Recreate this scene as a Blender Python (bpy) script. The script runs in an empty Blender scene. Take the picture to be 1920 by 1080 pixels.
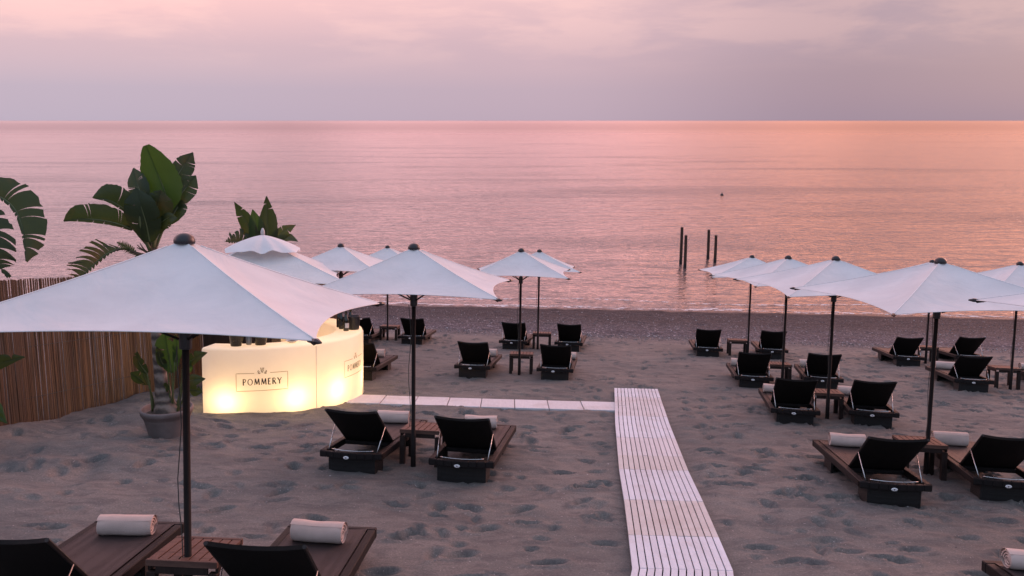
import bpy, bmesh, math, random
import numpy as np
from mathutils import Vector, Matrix

rng = random.Random(7)
nrs = np.random.RandomState(11)
SC = bpy.context.scene
COL = SC.collection
R = math.radians

# ------------------------------------------------------------------ camera, world, sun, exposure
CAM_H = 7.61                                  # metres above the sea
cd = bpy.data.cameras.new('camera')
cam = bpy.data.objects.new('camera', cd)
COL.objects.link(cam)
cam.location = (0, 0, CAM_H)
cam.rotation_euler = (R(90 - 11.10), 0, 0)
cd.sensor_width = 36
cd.lens = 30.0
cd.clip_start = 0.05
cd.clip_end = 90000
SC.camera = cam

SUN_AZ, SUN_EL = 48.0, 11.0                   # degrees to the right of the view, and up


class NT:
    """small node-tree writer"""
    def __init__(s, tree):
        s.t = tree
        tree.nodes.clear()

    def n(s, typ, ins=None, **kw):
        nd = s.t.nodes.new(typ)
        for k, v in kw.items():
            setattr(nd, k, v)
        for k, v in (ins or {}).items():
            if isinstance(v, bpy.types.NodeSocket):
                s.t.links.new(v, nd.inputs[k])
            else:
                nd.inputs[k].default_value = v
        return nd

    def math(s, op, a, b=None, c=None, clamp=False):
        ins = {0: a}
        if b is not None:
            ins[1] = b
        if c is not None:
            ins[2] = c
        return s.n('ShaderNodeMath', ins, operation=op, use_clamp=clamp).outputs[0]

    def ramp(s, fac, stops, interp='LINEAR'):
        nd = s.n('ShaderNodeValToRGB', {0: fac})
        cr = nd.color_ramp
        cr.interpolation = interp
        while len(cr.elements) < len(stops):
            cr.elements.new(0.5)
        for e, (p, c) in zip(cr.elements, stops):
            e.position = p
            e.color = (c[0], c[1], c[2], 1) if len(c) == 3 else c
        return nd.outputs[0]

    def mix(s, fac, a, b, blend='MIX'):
        nd = s.n('ShaderNodeMix', data_type='RGBA', blend_type=blend)
        for sock, v in ((nd.inputs[0], fac), (nd.inputs[6], a), (nd.inputs[7], b)):
            if isinstance(v, bpy.types.NodeSocket):
                s.t.links.new(v, sock)
            else:
                sock.default_value = v if not isinstance(v, tuple) or len(v) == 4 else (*v, 1)
        return nd.outputs[2]

    def smooth(s, v, a, b, lo=0.0, hi=1.0):
        return s.n('ShaderNodeMapRange', {0: v, 1: a, 2: b, 3: lo, 4: hi}, interpolation_type='SMOOTHSTEP').outputs[0]

    def noise(s, vec, scale, detail=3, rough=0.55, dist=0.0):
        return s.n('ShaderNodeTexNoise', {'Vector': vec, 'Scale': scale, 'Detail': detail, 'Roughness': rough, 'Distortion': dist}).outputs[0]

    def scaled(s, vec, sx, sy, sz):
        return s.n('ShaderNodeVectorMath', {0: vec, 1: (sx, sy, sz)}, operation='MULTIPLY').outputs[0]


world = bpy.data.worlds.new('World')
SC.world = world
world.use_nodes = True
w = NT(world.node_tree)
gen = w.n('ShaderNodeTexCoord').outputs['Generated']
sx = w.n('ShaderNodeSeparateXYZ', {0: gen})
X, Y, Z = sx.outputs
az = w.math('DIVIDE', w.math('ARCTAN2', X, Y), math.pi)          # -1..1, 0 straight out to sea, + to the right
el = w.math('MAXIMUM', Z, 0.0)
el = w.math('POWER', el, 0.5)                                    # more ramp room near the horizon
q = lambda d: math.sqrt(math.sin(R(d)))
left = w.ramp(el, [(0, (.56, .47, .58)), (q(2), (.60, .49, .59)), (q(4.5), (.78, .55, .60)), (q(7.5), (1.24, .72, .68)),
                   (q(10), (3.2, 1.75, 1.85)), (q(33), (1.8, 1.16, 1.34)), (q(60), (.86, .89, 1.15)), (1, (.72, .84, 1.16))])
cent = w.ramp(el, [(0, (.545, .418, .512)), (q(2), (.58, .438, .528)), (q(5), (.70, .482, .545)), (q(7.7), (.94, .60, .615)),
                   (q(10), (4.5, 1.90, 1.85)), (q(33), (2.0, 1.16, 1.26)), (q(60), (.86, .89, 1.15)), (1, (.72, .84, 1.16))])
right = w.ramp(el, [(0, (.372, .284, .368)), (q(3), (.398, .296, .378)), (q(7), (.425, .308, .392)), (q(8), (.47, .33, .39)),
                    (q(10.5), (5.2, 1.75, .92)), (q(26), (2.9, 1.28, .98)), (q(60), (.86, .89, 1.15)), (1, (.72, .84, 1.16))])
back = w.ramp(el, [(0, (.44, .51, .67)), (q(8), (.48, .57, .76)), (q(30), (.57, .70, .94)), (1, (.72, .84, 1.16))])
front = w.mix(w.smooth(az, -.17, .04), left, cent)
front = w.mix(w.smooth(az, .01, .125), front, right)
absaz = w.math('ABSOLUTE', az)
# cloud structure: long soft banks, higher contrast on the pink side
cv = w.scaled(gen, 2.6, 2.6, 11.0)
n1 = w.noise(cv, 1.9, 5, .55, .35)
n2 = w.noise(w.scaled(gen, 7, 7, 40), 1.3, 4, .6, .2)
bank = w.smooth(w.math('ADD', n1, w.math('MULTIPLY', w.math('SUBTRACT', n2, .5), .35)), .40, .62)
inband = w.math('MULTIPLY', w.smooth(Z, .045, .10), w.smooth(Z, .60, .25))
shade = w.mix(w.math('MULTIPLY', w.math('MULTIPLY', w.math('SUBTRACT', 1.0, bank), inband), .38), front,
              w.mix(.50, front, (.62, .47, .58, 1)))
glow = w.math('MULTIPLY', w.math('MULTIPLY', bank, inband), .22)
front = w.mix(glow, shade, (1.25, .80, .74, 1))
lit = w.math('MULTIPLY_ADD', w.noise(w.scaled(gen, 9, 9, 7), 1.0, 3, .5, .4), 1.6, .20)
front = w.mix(w.smooth(Z, .15, .19), front, w.mix(1.0, front, w.n('ShaderNodeCombineColor', {0: lit, 1: lit, 2: lit}).outputs[0], 'MULTIPLY'))
sky = w.mix(w.smooth(absaz, .34, .62), front, back)
nish = w.n('ShaderNodeTexSky', sky_type='NISHITA', sun_disc=False, sun_elevation=R(SUN_EL), sun_rotation=R(SUN_AZ),
           altitude=0, air_density=1.6, dust_density=3.0, ozone_density=1.5)
bgA = w.n('ShaderNodeBackground', {0: sky, 1: 0.93})
bgB = w.n('ShaderNodeBackground', {0: nish.outputs[0], 1: 0.006})
add = w.n('ShaderNodeAddShader', {0: bgA.outputs[0], 1: bgB.outputs[0]})
w.n('ShaderNodeOutputWorld', {0: add.outputs[0]})

sd = bpy.data.lights.new('sun', 'SUN')
sd.energy = 1.5
sd.angle = R(24)
sd.color = (1.0, .50, .45)
sun = bpy.data.objects.new('sun', sd)
COL.objects.link(sun)
sdir = Vector((math.sin(R(SUN_AZ)) * math.cos(R(SUN_EL)), math.cos(R(SUN_AZ)) * math.cos(R(SUN_EL)), math.sin(R(SUN_EL))))
sun.rotation_euler = sdir.to_track_quat('Z', 'Y').to_euler()

vs = SC.view_settings
vs.view_transform = 'Standard'
vs.look = 'None'
vs.exposure = 0.0
vs.gamma = 1.0
vs.use_curve_mapping = False
SC.cycles.use_denoising = True
SC.cycles.max_bounces = 8
SC.cycles.diffuse_bounces = 4
SC.cycles.transmission_bounces = 6
SC.cycles.sample_clamp_indirect = 6.0

# ------------------------------------------------------------------ the lie of the beach
A0, SLOPE, CROSS = CAM_H - 2.37, .151, .027
NRM = Vector((CROSS, SLOPE, 1)).normalized()
EY = (Vector((0, 1, 0)) - NRM * NRM.y).normalized()
EX = EY.cross(NRM)
P0 = Vector((0, 0, A0))
NUP = Vector((CROSS * .6, math.tan(R(5.0)), 1)).normalized()     # poles and bar stand between plumb and square to the slope


def bpt(x, y, h=0.0):
    """beach coordinates (metres across, metres down the slope) to world"""
    return P0 + EX * x + EY * y + NRM * h


def sstep(v, a, b):
    t = np.clip((v - a) / (b - a), 0, 1)
    return t * t * (3 - 2 * t)


def ground(x, y):
    c = CROSS - .0125 * sstep(y, 22, 35)
    return A0 - SLOPE * y - c * np.clip(x, -26, 26)


def frame(x, y, yaw=0.0, up=None, lift=0.0):
    """matrix standing at beach point x, y; yaw in degrees, clockwise seen from above"""
    n = up or NRM
    ey = (Vector((0, 1, 0)) - n * n.y).normalized()
    ex = ey.cross(n)
    m = Matrix((ex, ey, n)).transposed().to_4x4()
    m.translation = bpt(x, y) + n * lift
    return m @ Matrix.Rotation(-R(yaw), 4, 'Z')


# ------------------------------------------------------------------ object helpers
def tag(o, label=None, cat=None, group=None, kind=None):
    if label:
        o['label'] = label
    if cat:
        o['category'] = cat
    if group:
        o['group'] = group
    if kind:
        o['kind'] = kind
    return o


def thing(name, label, cat, m=None, group=None):
    o = bpy.data.objects.new(name, None)
    o.empty_display_size = .1
    COL.objects.link(o)
    if m is not None:
        o.matrix_world = m
    return tag(o, label, cat, group)


def link(name, me, parent=None, m=None):
    o = bpy.data.objects.new(name, me)
    COL.objects.link(o)
    if parent:
        o.parent = parent
    if m is not None:
        o.matrix_world = m
    return o


KIDS = {}


def copy_tree(o, parent=None):
    c = o.copy()
    COL.objects.link(c)
    if parent:
        c.parent = parent
    for ch in list(o.children):
        copy_tree(ch, c)
    return c


class MB:
    def __init__(s):
        s.v, s.f = [], []

    def add(s, vs_, fs):
        k = len(s.v)
        s.v += [tuple(p) for p in vs_]
        s.f += [tuple(i + k for i in f) for f in fs]
        return s

    def hexa(s, p):
        """eight corners: bottom ring 0-3, top ring 4-7"""
        return s.add(p, [(3, 2, 1, 0), (4, 5, 6, 7), (0, 1, 5, 4), (1, 2, 6, 5), (2, 3, 7, 6), (3, 0, 4, 7)])

    def box(s, x0, x1, y0, y1, z0, z1):
        return s.hexa([(x0, y0, z0), (x1, y0, z0), (x1, y1, z0), (x0, y1, z0), (x0, y0, z1), (x1, y0, z1), (x1, y1, z1), (x0, y1, z1)])

    def tube(s, pts, rad, n=8, caps=True):
        pts = [Vector(p) for p in pts]
        rad = rad if isinstance(rad, (list, tuple)) else [rad] * len(pts)
        rings = []
        ref = None
        for i, p in enumerate(pts):
            d = (pts[min(i + 1, len(pts) - 1)] - pts[max(i - 1, 0)]).normalized()
            if ref is None:
                ref = Vector((1, 0, 0)) if abs(d.x) < .8 else Vector((0, 1, 0))
            u = (ref - d * ref.dot(d)).normalized()
            ref = u
            vv = d.cross(u)
            rings.append([p + (u * math.cos(2 * math.pi * k / n) + vv * math.sin(2 * math.pi * k / n)) * rad[i] for k in range(n)])
        vs_ = [v for r in rings for v in r]
        fs = []
        for i in range(len(pts) - 1):
            for k in range(n):
                a, b = i * n + k, i * n + (k + 1) % n
                fs.append((a, b, b + n, a + n))
        if caps:
            fs.append(tuple(range(n - 1, -1, -1)))
            fs.append(tuple((len(pts) - 1) * n + k for k in range(n)))
        return s.add(vs_, fs)

    def lathe(s, prof, n=24, cx=0, cy=0):
        vs_, fs = [], []
        for r_, z in prof:
            for k in range(n):
                a = 2 * math.pi * k / n
                vs_.append((cx + r_ * math.cos(a), cy + r_ * math.sin(a), z))
        for i in range(len(prof) - 1):
            for k in range(n):
                a, b = i * n + k, i * n + (k + 1) % n
                fs.append((a, b, b + n, a + n))
        fs.append(tuple(range(n - 1, -1, -1)))
        fs.append(tuple((len(prof) - 1) * n + k for k in range(n)))
        return s.add(vs_, fs)

    def grid(s, rows, close=False):
        nc = len(rows[0])
        vs_ = [p for r_ in rows for p in r_]
        fs = []
        for i in range(len(rows) - 1):
            for k in range(nc - 1):
                a = i * nc + k
                fs.append((a, a + 1, a + 1 + nc, a + nc))
        return s.add(vs_, fs)

    def mesh(s, name, mat, smooth=False, bevel=0.0, weld=False):
        me = bpy.data.meshes.new(name)
        me.from_pydata(s.v, [], s.f)
        if bevel or weld:
            bm = bmesh.new()
            bm.from_mesh(me)
            if weld:
                bmesh.ops.remove_doubles(bm, verts=bm.verts, dist=1e-4)
            if bevel:
                bmesh.ops.recalc_face_normals(bm, faces=bm.faces)
                es = [e for e in bm.edges if len(e.link_faces) == 2 and e.calc_face_angle(0) > .6]
                bmesh.ops.bevel(bm, geom=es, offset=bevel, segments=1, affect='EDGES', profile=.5, clamp_overlap=True)
            bm.to_mesh(me)
            bm.free()
        if smooth:
            me.polygons.foreach_set('use_smooth', [True] * len(me.polygons))
        me.materials.append(mat)
        me.update()
        return me

    def obj(s, name, mat, parent=None, smooth=False, bevel=0.0, m=None, weld=False):
        return link(name, s.mesh(name, mat, smooth, bevel, weld), parent, m)


# ------------------------------------------------------------------ materials
def material(name):
    m = bpy.data.materials.new(name)
    m.use_nodes = True
    return m, NT(m.node_tree)


def out(t, sh, disp=None):
    t.n('ShaderNodeOutputMaterial', {0: sh})


def pbsdf(t, **ins):
    return t.n('ShaderNodeBsdfPrincipled', {k.replace('_', ' '): v for k, v in ins.items()}).outputs[0]


def bump(t, h, strength=.4, dist=.01, normal=None):
    ins = {'Height': h, 'Strength': strength, 'Distance': dist}
    if normal is not None:
        ins['Normal'] = normal
    return t.n('ShaderNodeBump', ins).outputs[0]


def simple(name, col, rough=.6, metal=0.0, var=.25, scale=8, bscale=0, bstr=.3, bdist=.004, spec=.5):
    """solid colour with uneven grain, slight wear and relief"""
    m, t = material(name)
    oc = t.n('ShaderNodeTexCoord').outputs['Object']
    nz = t.noise(oc, scale, 5, .6)
    lo = tuple(c * (1 - var) for c in col)
    hi = tuple(min(1, c * (1 + var)) for c in col)
    c = t.ramp(nz, [(.3, lo), (.7, hi)])
    kw = dict(Base_Color=c, Roughness=t.smooth(nz, .2, .8, max(.03, rough - .12), min(1, rough + .1)), Metallic=metal)
    kw['Specular_IOR_Level'] = spec
    if bscale:
        kw['Normal'] = bump(t, t.noise(oc, bscale, 4, .6), bstr, bdist)
    out(t, pbsdf(t, **kw))
    return m


M = {}


def mat_sand():
    m, t = material('sand')
    oc = t.n('ShaderNodeTexCoord').outputs['Object']
    xyz = t.n('ShaderNodeSeparateXYZ', {0: oc}).outputs
    big = t.noise(oc, .55, 4, .6, .4)
    mid = t.noise(t.scaled(oc, 1, 1.8, 1), 2.6, 5, .65, .3)
    fine = t.noise(oc, 62, 4, .8)
    spk = t.noise(oc, 55, 2, .5)
    c = t.ramp(t.math('ADD', t.math('MULTIPLY', big, .45), t.math('MULTIPLY', mid, .55)),
               [(.30, (.080, .078, .078)), (.47, (.126, .119, .112)), (.64, (.174, .157, .144))])
    damp = t.noise(t.scaled(oc, 1, 2.0, 1), 1.9, 5, .68, .7)
    c = t.mix(t.smooth(damp, .50, .62, 0, .62), c, (.080, .076, .076, 1))
    damp2 = t.noise(t.scaled(oc, 1, 1.9, 1), 4.6, 3, .6, .3)
    c = t.mix(t.smooth(damp2, .57, .66, 0, .50), c, (.076, .071, .073, 1))
    c = t.mix(t.smooth(fine, .36, .62, .0, .75), c, t.mix(.62, c, (.045, .043, .045, 1)))
    c = t.mix(1.0, c, (1.22, 1.22, 1.22, 1), 'MULTIPLY')
    c = t.mix(t.smooth(spk, .68, .75, 0, .60), c, (.50, .44, .42, 1))
    # shingle further down the beach
    yv = t.math('ADD', xyz[1], t.math('MULTIPLY', t.math('SUBTRACT', t.noise(oc, .5, 3), .5), 1.6))
    yv = t.math('ADD', yv, t.math('MULTIPLY', xyz[0], .10))
    sh = t.smooth(yv, 21.6, 24.8)
    vor = t.n('ShaderNodeTexVoronoi', {'Vector': oc, 'Scale': 15.0, 'Randomness': 1.0}, feature='F1')
    rnd = t.n('ShaderNodeSeparateColor', {0: vor.outputs['Color']}).outputs[0]
    gc = t.ramp(rnd, [(0, (.050, .048, .056)), (.55, (.105, .098, .106)), (.90, (.16, .145, .150)), (.97, (.30, .28, .29)), (1, (.42, .40, .41))])
    gc = t.mix(t.smooth(vor.outputs['Distance'], .25, .6), gc, (.035, .033, .04, 1))
    dry = t.ramp(t.smooth(yv, 23.6, 34.9), [(0, (1.35, 1.32, 1.36)), (.25, (1.05, 1.03, 1.04)), (.55, (.72, .66, .66)), (.85, (.62, .58, .60)), (1, (.45, .42, .44))])
    gc = t.mix(1.0, t.mix(1.0, gc, (.95, 1.0, 1.02, 1), 'MULTIPLY'), dry, 'MULTIPLY')
    c_sand = c
    mott = t.noise(t.scaled(oc, .8, 2.4, 1), 2.2, 5, .7, .4)
    gc = t.mix(1.0, gc, t.ramp(mott, [(.32, (.60, .59, .62)), (.55, (1.05, 1.02, 1.03)), (.70, (1.5, 1.45, 1.48))]), 'MULTIPLY')
    c = t.mix(sh, c_sand, gc)
    wet = t.smooth(yv, 33.4, 34.5)
    hgt = t.math('ADD', t.math('MULTIPLY', fine, .35), t.math('MULTIPLY', t.noise(oc, 28, 4, .65), .65))
    nb = bump(t, hgt, .55, .012)
    nb2 = bump(t, t.math('SUBTRACT', 1.0, vor.outputs['Distance']), t.math('MULTIPLY', sh, .9), .04, nb)
    out(t, pbsdf(t, Base_Color=c, Roughness=t.smooth(wet, 0, 1, .92, .42), Normal=nb2, Specular_IOR_Level=.25))
    return m


def mat_water():
    m, t = material('sea water')
    oc = t.n('ShaderNodeTexCoord').outputs['Object']
    yy = t.n('ShaderNodeSeparateXYZ', {0: oc}).outputs[1]
    far = t.smooth(yy, 60, 900)
    calm = t.smooth(yy, 500, 5000, 1.0, .82)
    swell = t.noise(t.scaled(oc, .05, .16, 1), 1.0, 3, .5, .3)
    w1 = t.noise(t.scaled(oc, .34, 1.0, 1), 1.0, 3, .55, .4)
    w2 = t.noise(t.scaled(oc, 1.3, 3.0, 1), 1.0, 3, .6, .3)
    patch = t.smooth(t.noise(t.scaled(oc, .016, .085, 1), 1.0, 4, .6, .6), .50, .68)
    h = t.math('ADD', t.math('MULTIPLY', w1, .24), t.math('MULTIPLY', w2, t.math('MULTIPLY_ADD', patch, .16, .060)))
    h = t.math('ADD', h, t.math('MULTIPLY', swell, .24))
    nb = bump(t, h, calm, 1.0)
    # ruffled inshore, smooth far out
    out(t, pbsdf(t, Base_Color=t.mix(t.smooth(yy, 34, 75), (.115, .082, .078, 1), (.042, .034, .042, 1)), Roughness=t.math('MULTIPLY', calm, t.math('MULTIPLY_ADD', far, .16, .18)), IOR=1.333, Normal=nb))  # base colour lighter inshore: brightness painted in where the sky reflection is weak
    return m


def mat_canvas():
    m, t = material('white canvas')
    oc = t.n('ShaderNodeTexCoord').outputs['Object']
    nz = t.noise(oc, 2.3, 5, .6, .4)
    c = t.ramp(nz, [(.3, (.685, .675, .685)), (.7, (.775, .765, .775))])
    wr = t.math('ADD', t.math('MULTIPLY', t.noise(t.scaled(oc, 1, 1, .4), 3.2, 3, .5, .6), 1.0), t.math('MULTIPLY', t.noise(oc, 160, 2), .03))
    nb = bump(t, wr, .42, .05)
    d = t.n('ShaderNodeBsdfDiffuse', {'Color': c, 'Normal': nb}).outputs[0]
    tr = t.n('ShaderNodeBsdfTranslucent', {'Color': c, 'Normal': nb}).outputs[0]
    out(t, t.n('ShaderNodeMixShader', {0: .20, 1: d, 2: tr}).outputs[0])
    return m


def mat_weave(name, lo, hi, scale=70, rough=.55, spec=.4):
    m, t = material(name)
    oc = t.n('ShaderNodeTexCoord').outputs['Object']
    wx = t.n('ShaderNodeTexWave', {'Vector': oc, 'Scale': scale, 'Distortion': .6}, bands_direction='X').outputs[1]
    wy = t.n('ShaderNodeTexWave', {'Vector': oc, 'Scale': scale, 'Distortion': .6}, bands_direction='Y').outputs[1]
    wz = t.n('ShaderNodeTexWave', {'Vector': oc, 'Scale': scale, 'Distortion': .6}, bands_direction='Z').outputs[1]
    h = t.math('MAXIMUM', t.math('MAXIMUM', wx, wy), wz)
    nz = t.noise(oc, 11, 4, .6)
    c = t.mix(nz, (*lo, 1), (*hi, 1))
    out(t, pbsdf(t, Base_Color=c, Roughness=rough, Normal=bump(t, h, .5, .003), Specular_IOR_Level=spec))
    return m


def mat_wood(name, lo, hi, rough=.6, axis=(2, 22, 22)):
    m, t = material(name)
    oc = t.n('ShaderNodeTexCoord').outputs['Object']
    g = t.noise(t.scaled(oc, *axis), 1.6, 5, .65, .5)
    rnd = t.n('ShaderNodeObjectInfo').outputs['Random']
    c = t.ramp(g, [(.3, lo), (.7, hi)])
    c = t.mix(t.smooth(rnd, 0, 1, 0, .30), c, t.mix(.5, c, (.02, .015, .012, 1)))
    out(t, pbsdf(t, Base_Color=c, Roughness=rough, Normal=bump(t, g, .35, .003), Specular_IOR_Level=.2))
    return m


def mat_deck(name, col):
    m, t = material(name)
    oc = t.n('ShaderNodeTexCoord').outputs['Object']
    g = t.noise(t.scaled(oc, 30, 2.0, 30), 1.0, 5, .65, .4)
    d = t.noise(oc, 1.7, 5, .65, .5)
    rnd = t.n('ShaderNodeObjectInfo').outputs['Random']
    c = t.ramp(g, [(.25, tuple(k * .86 for k in col)), (.65, col)])
    c = t.mix(t.smooth(d, .48, .72, 0, .35), c, (.40, .33, .29, 1))
    c = t.mix(t.smooth(rnd, 0, 1, 0, .16), c, (.36, .30, .28, 1))
    out(t, pbsdf(t, Base_Color=c, Roughness=.8, Normal=bump(t, g, .25, .003), Specular_IOR_Level=.15))
    return m


def mat_reed():
    m, t = material('dry reed')
    oc = t.n('ShaderNodeTexCoord').outputs['Object']
    isl = t.n('ShaderNodeNewGeometry').outputs['Random Per Island']
    c = t.ramp(isl, [(0, (.105, .054, .030)), (.35, (.14, .072, .039)), (.75, (.168, .087, .046)), (1, (.20, .110, .060))])
    st = t.noise(t.scaled(oc, 3, 3, 1.1), 1.2, 4, .6, .4)
    c = t.mix(t.smooth(st, .40, .66, 0, .50), c, (.085, .055, .036, 1))
    out(t, pbsdf(t, Base_Color=c, Roughness=.7, Normal=bump(t, t.noise(t.scaled(oc, 60, 60, 6), 1, 3), .3, .004)))
    return m


def mat_leaf(name, lo, hi, brown=0.0):
    m, t = material(name)
    oc = t.n('ShaderNodeTexCoord').outputs['Object']
    rnd = t.n('ShaderNodeObjectInfo').outputs['Random']
    nz = t.noise(oc, 5, 4, .6)
    c = t.mix(t.math('ADD', t.math('MULTIPLY', nz, .6), t.math('MULTIPLY', rnd, .4)), (*lo, 1), (*hi, 1))
    if brown:
        c = t.mix(t.smooth(t.noise(oc, 3.1, 3), .5, .68, 0, brown), c, (.10, .055, .025, 1))
    nb = bump(t, t.noise(oc, 30, 3, .6), .25, .006)
    p = pbsdf(t, Base_Color=c, Roughness=.38, Normal=nb, Specular_IOR_Level=.45)
    tr = t.n('ShaderNodeBsdfTranslucent', {'Color': t.mix(1.0, c, (1.6, 1.9, .8, 1), 'MULTIPLY')}).outputs[0]
    out(t, t.n('ShaderNodeMixShader', {0: .34, 1: p, 2: tr}).outputs[0])
    return m


def mat_opal():
    m, t = material('opal plastic')
    oc = t.n('ShaderNodeTexCoord').outputs['Object']
    nz = t.noise(oc, 4, 4, .6)
    c = t.ramp(nz, [(.3, (.80, .77, .74)), (.7, (.86, .84, .81))])
    d = pbsdf(t, Base_Color=c, Roughness=.42, Specular_IOR_Level=.35)
    tr = t.n('ShaderNodeBsdfTranslucent', {'Color': (.93, .86, .76, 1)}).outputs[0]
    out(t, t.n('ShaderNodeMixShader', {0: .48, 1: d, 2: tr}).outputs[0])
    return m


def mat_tinted(name, col):
    m, t = material(name)
    oc = t.n('ShaderNodeTexCoord').outputs['Object']
    nz = t.noise(oc, 14, 3, .6)
    g = pbsdf(t, Base_Color=(*col, 1), Roughness=t.smooth(nz, .2, .8, .05, .16), Specular_IOR_Level=.6)
    tr = t.n('ShaderNodeBsdfTransparent', {'Color': (.28, .20, .15, 1)}).outputs[0]
    out(t, t.n('ShaderNodeMixShader', {0: .30, 1: g, 2: tr}).outputs[0])
    return m


def mat_trunk():
    m, t = material('ringed bark')
    oc = t.n('ShaderNodeTexCoord').outputs['Object']
    wv = t.n('ShaderNodeTexWave', {'Vector': oc, 'Scale': 2.3, 'Distortion': 9.0, 'Detail': 4.0, 'Detail Scale': 1.6}, bands_direction='Z').outputs[1]
    nz = t.noise(oc, 9, 5, .65)
    c = t.ramp(t.math('ADD', t.math('MULTIPLY', wv, .5), t.math('MULTIPLY', nz, .5)), [(.25, (.055, .042, .036)), (.5, (.14, .105, .085)), (.8, (.24, .19, .16))])
    out(t, pbsdf(t, Base_Color=c, Roughness=.85, Normal=bump(t, t.math('ADD', wv, nz), .4, .012)))
    return m


def mat_foam():
    m, t = material('foam')
    oc = t.n('ShaderNodeTexCoord').outputs['Object']
    a = t.smooth(t.noise(t.scaled(oc, 1.2, 3, 1), 1.6, 6, .7, .5), .47, .60, 0, .75)
    d = t.n('ShaderNodeBsdfDiffuse', {'Color': (.78, .74, .76, 1)}).outputs[0]
    tr = t.n('ShaderNodeBsdfTransparent').outputs[0]
    out(t, t.n('ShaderNodeMixShader', {0: a, 1: tr, 2: d}).outputs[0])
    return m


def mat_pebble():
    m, t = material('pebble')
    isl = t.n('ShaderNodeNewGeometry').outputs['Random Per Island']
    c = t.ramp(isl, [(0, (.07, .066, .07)), (.5, (.17, .155, .16)), (.86, (.26, .24, .25)), (1, (.52, .50, .52))])
    oc = t.n('ShaderNodeTexCoord').outputs['Object']
    out(t, pbsdf(t, Base_Color=c, Roughness=.75, Normal=bump(t, t.noise(oc, 60, 2), .3, .004)))
    return m


M['sand'] = mat_sand()
M['water'] = mat_water()
M['canvas'] = mat_canvas()
M['hem'] = simple('canvas hem', (.70, .69, .70), .9, 0, .08, 20)
M['wicker'] = mat_weave('dark wicker', (.006, .0055, .006), (.016, .013, .013))
M['rail'] = mat_weave('brown wicker', (.006, .005, .0055), (.014, .010, .010), 70, .6, .2)
M['seat'] = mat_weave('woven seat', (.022, .0165, .0175), (.038, .0265, .026), 90, .6, .25)
M['sling'] = mat_weave('black sling', (.0035, .0032, .0032), (.008, .007, .007), 110, .7, .2)
M['steel'] = simple('brushed steel', (.62, .60, .60), .3, 1.0, .1, 20)
M['badge'] = simple('badge', (.80, .80, .82), .25, .3, .05, 40)
M['table'] = mat_wood('table wood', (.085, .045, .036), (.16, .088, .068), .65)
M['leg'] = mat_wood('table leg wood', (.016, .010, .009), (.034, .020, .017), .6, (22, 22, 2))
M['pole'] = mat_wood('dark pole wood', (.006, .0045, .005), (.013, .009, .009), .75, (22, 22, 2))
M['black'] = simple('black plastic', (.012, .011, .013), .45, 0, .2, 12)
M['cap'] = simple('plum cap', (.012, .009, .012), .4, 0, .2, 12)
M['rope'] = simple('thin rope', (.05, .05, .045), .8, 0, .3, 60)
M['towel'] = simple('rolled towel cloth', (.58, .455, .41), .95, 0, .08, 7, 190, .7, .006, .1)
M['deckw'] = mat_deck('white deck paint', (.66, .67, .73))
M['deckb'] = mat_deck('sandy deck paint', (.59, .55, .535))
M['batten'] = simple('dark batten', (.03, .026, .024), .8, 0, .3, 9)
M['tile'] = mat_deck('pale board', (.64, .61, .63))
M['reed'] = mat_reed()
M['post'] = mat_wood('weathered post', (.045, .028, .022), (.10, .06, .045), .8, (14, 14, 1.4))
M['leafA'] = mat_leaf('banana leaf', (.016, .026, .010), (.036, .055, .018), .3)
M['leafB'] = mat_leaf('bright banana leaf', (.028, .058, .015), (.048, .092, .024))
M['leafC'] = mat_leaf('browned banana leaf', (.035, .040, .016), (.06, .075, .028), .7)
M['stem'] = simple('leaf stalk', (.085, .10, .035), .5, 0, .35, 9)
M['dry'] = simple('dry leaf', (.09, .06, .035), .8, 0, .4, 9)
M['trunk'] = mat_trunk()
M['pot'] = simple('grey clay', (.155, .125, .120), .85, 0, .25, 5, 45, .4, .006)
M['soil'] = simple('soil', (.06, .04, .03), .95, 0, .5, 30, 40, .8, .02)
M['opal'] = mat_opal()
M['ink'] = simple('printed ink', (.030, .024, .020), .6, 0, .1, 30)
M['inkp'] = simple('pale printed ink', (.27, .185, .11), .6, 0, .1, 30)
M['bucket'] = mat_tinted('smoked acrylic', (.016, .012, .012))
M['glass'] = simple('dark bottle glass', (.008, .010, .007), .08, 0, .2, 5, spec=.7)
M['foil'] = simple('bottle foil', (.16, .13, .05), .35, .7, .2, 30)
M['paper'] = simple('bottle label paper', (.50, .46, .44), .7, 0, .1, 30)
M['tumbler'] = mat_tinted('pale glass', (.30, .30, .30))
M['foam'] = mat_foam()
M['pebble'] = mat_pebble()

# ------------------------------------------------------------------ sand
WALK = [(.55, 4.2), (.90, 5.77), (.97, 6.45), (1.07, 7.45), (1.17, 8.59), (1.44, 11.09), (1.80, 14.08)]   # left edge, beach metres
WALK_W = .735
wy = np.array([p[1] for p in WALK])
wx = np.array([p[0] for p in WALK])


def walk_left(y):
    return float(np.interp(y, wy, wx))


def vnoise(x, y, wl, seed):
    rs = np.random.RandomState(seed)
    tab = rs.rand(256, 256)
    u, v = x / wl, y / wl
    iu, iv = np.floor(u).astype(int), np.floor(v).astype(int)
    fu, fv = u - iu, v - iv
    fu, fv = fu * fu * (3 - 2 * fu), fv * fv * (3 - 2 * fv)
    g = lambda a, b: tab[a & 255, b & 255]
    return ((g(iu, iv) * (1 - fu) + g(iu + 1, iv) * fu) * (1 - fv) + (g(iu, iv + 1) * (1 - fu) + g(iu + 1, iv + 1) * fu) * fv) - .5


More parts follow.
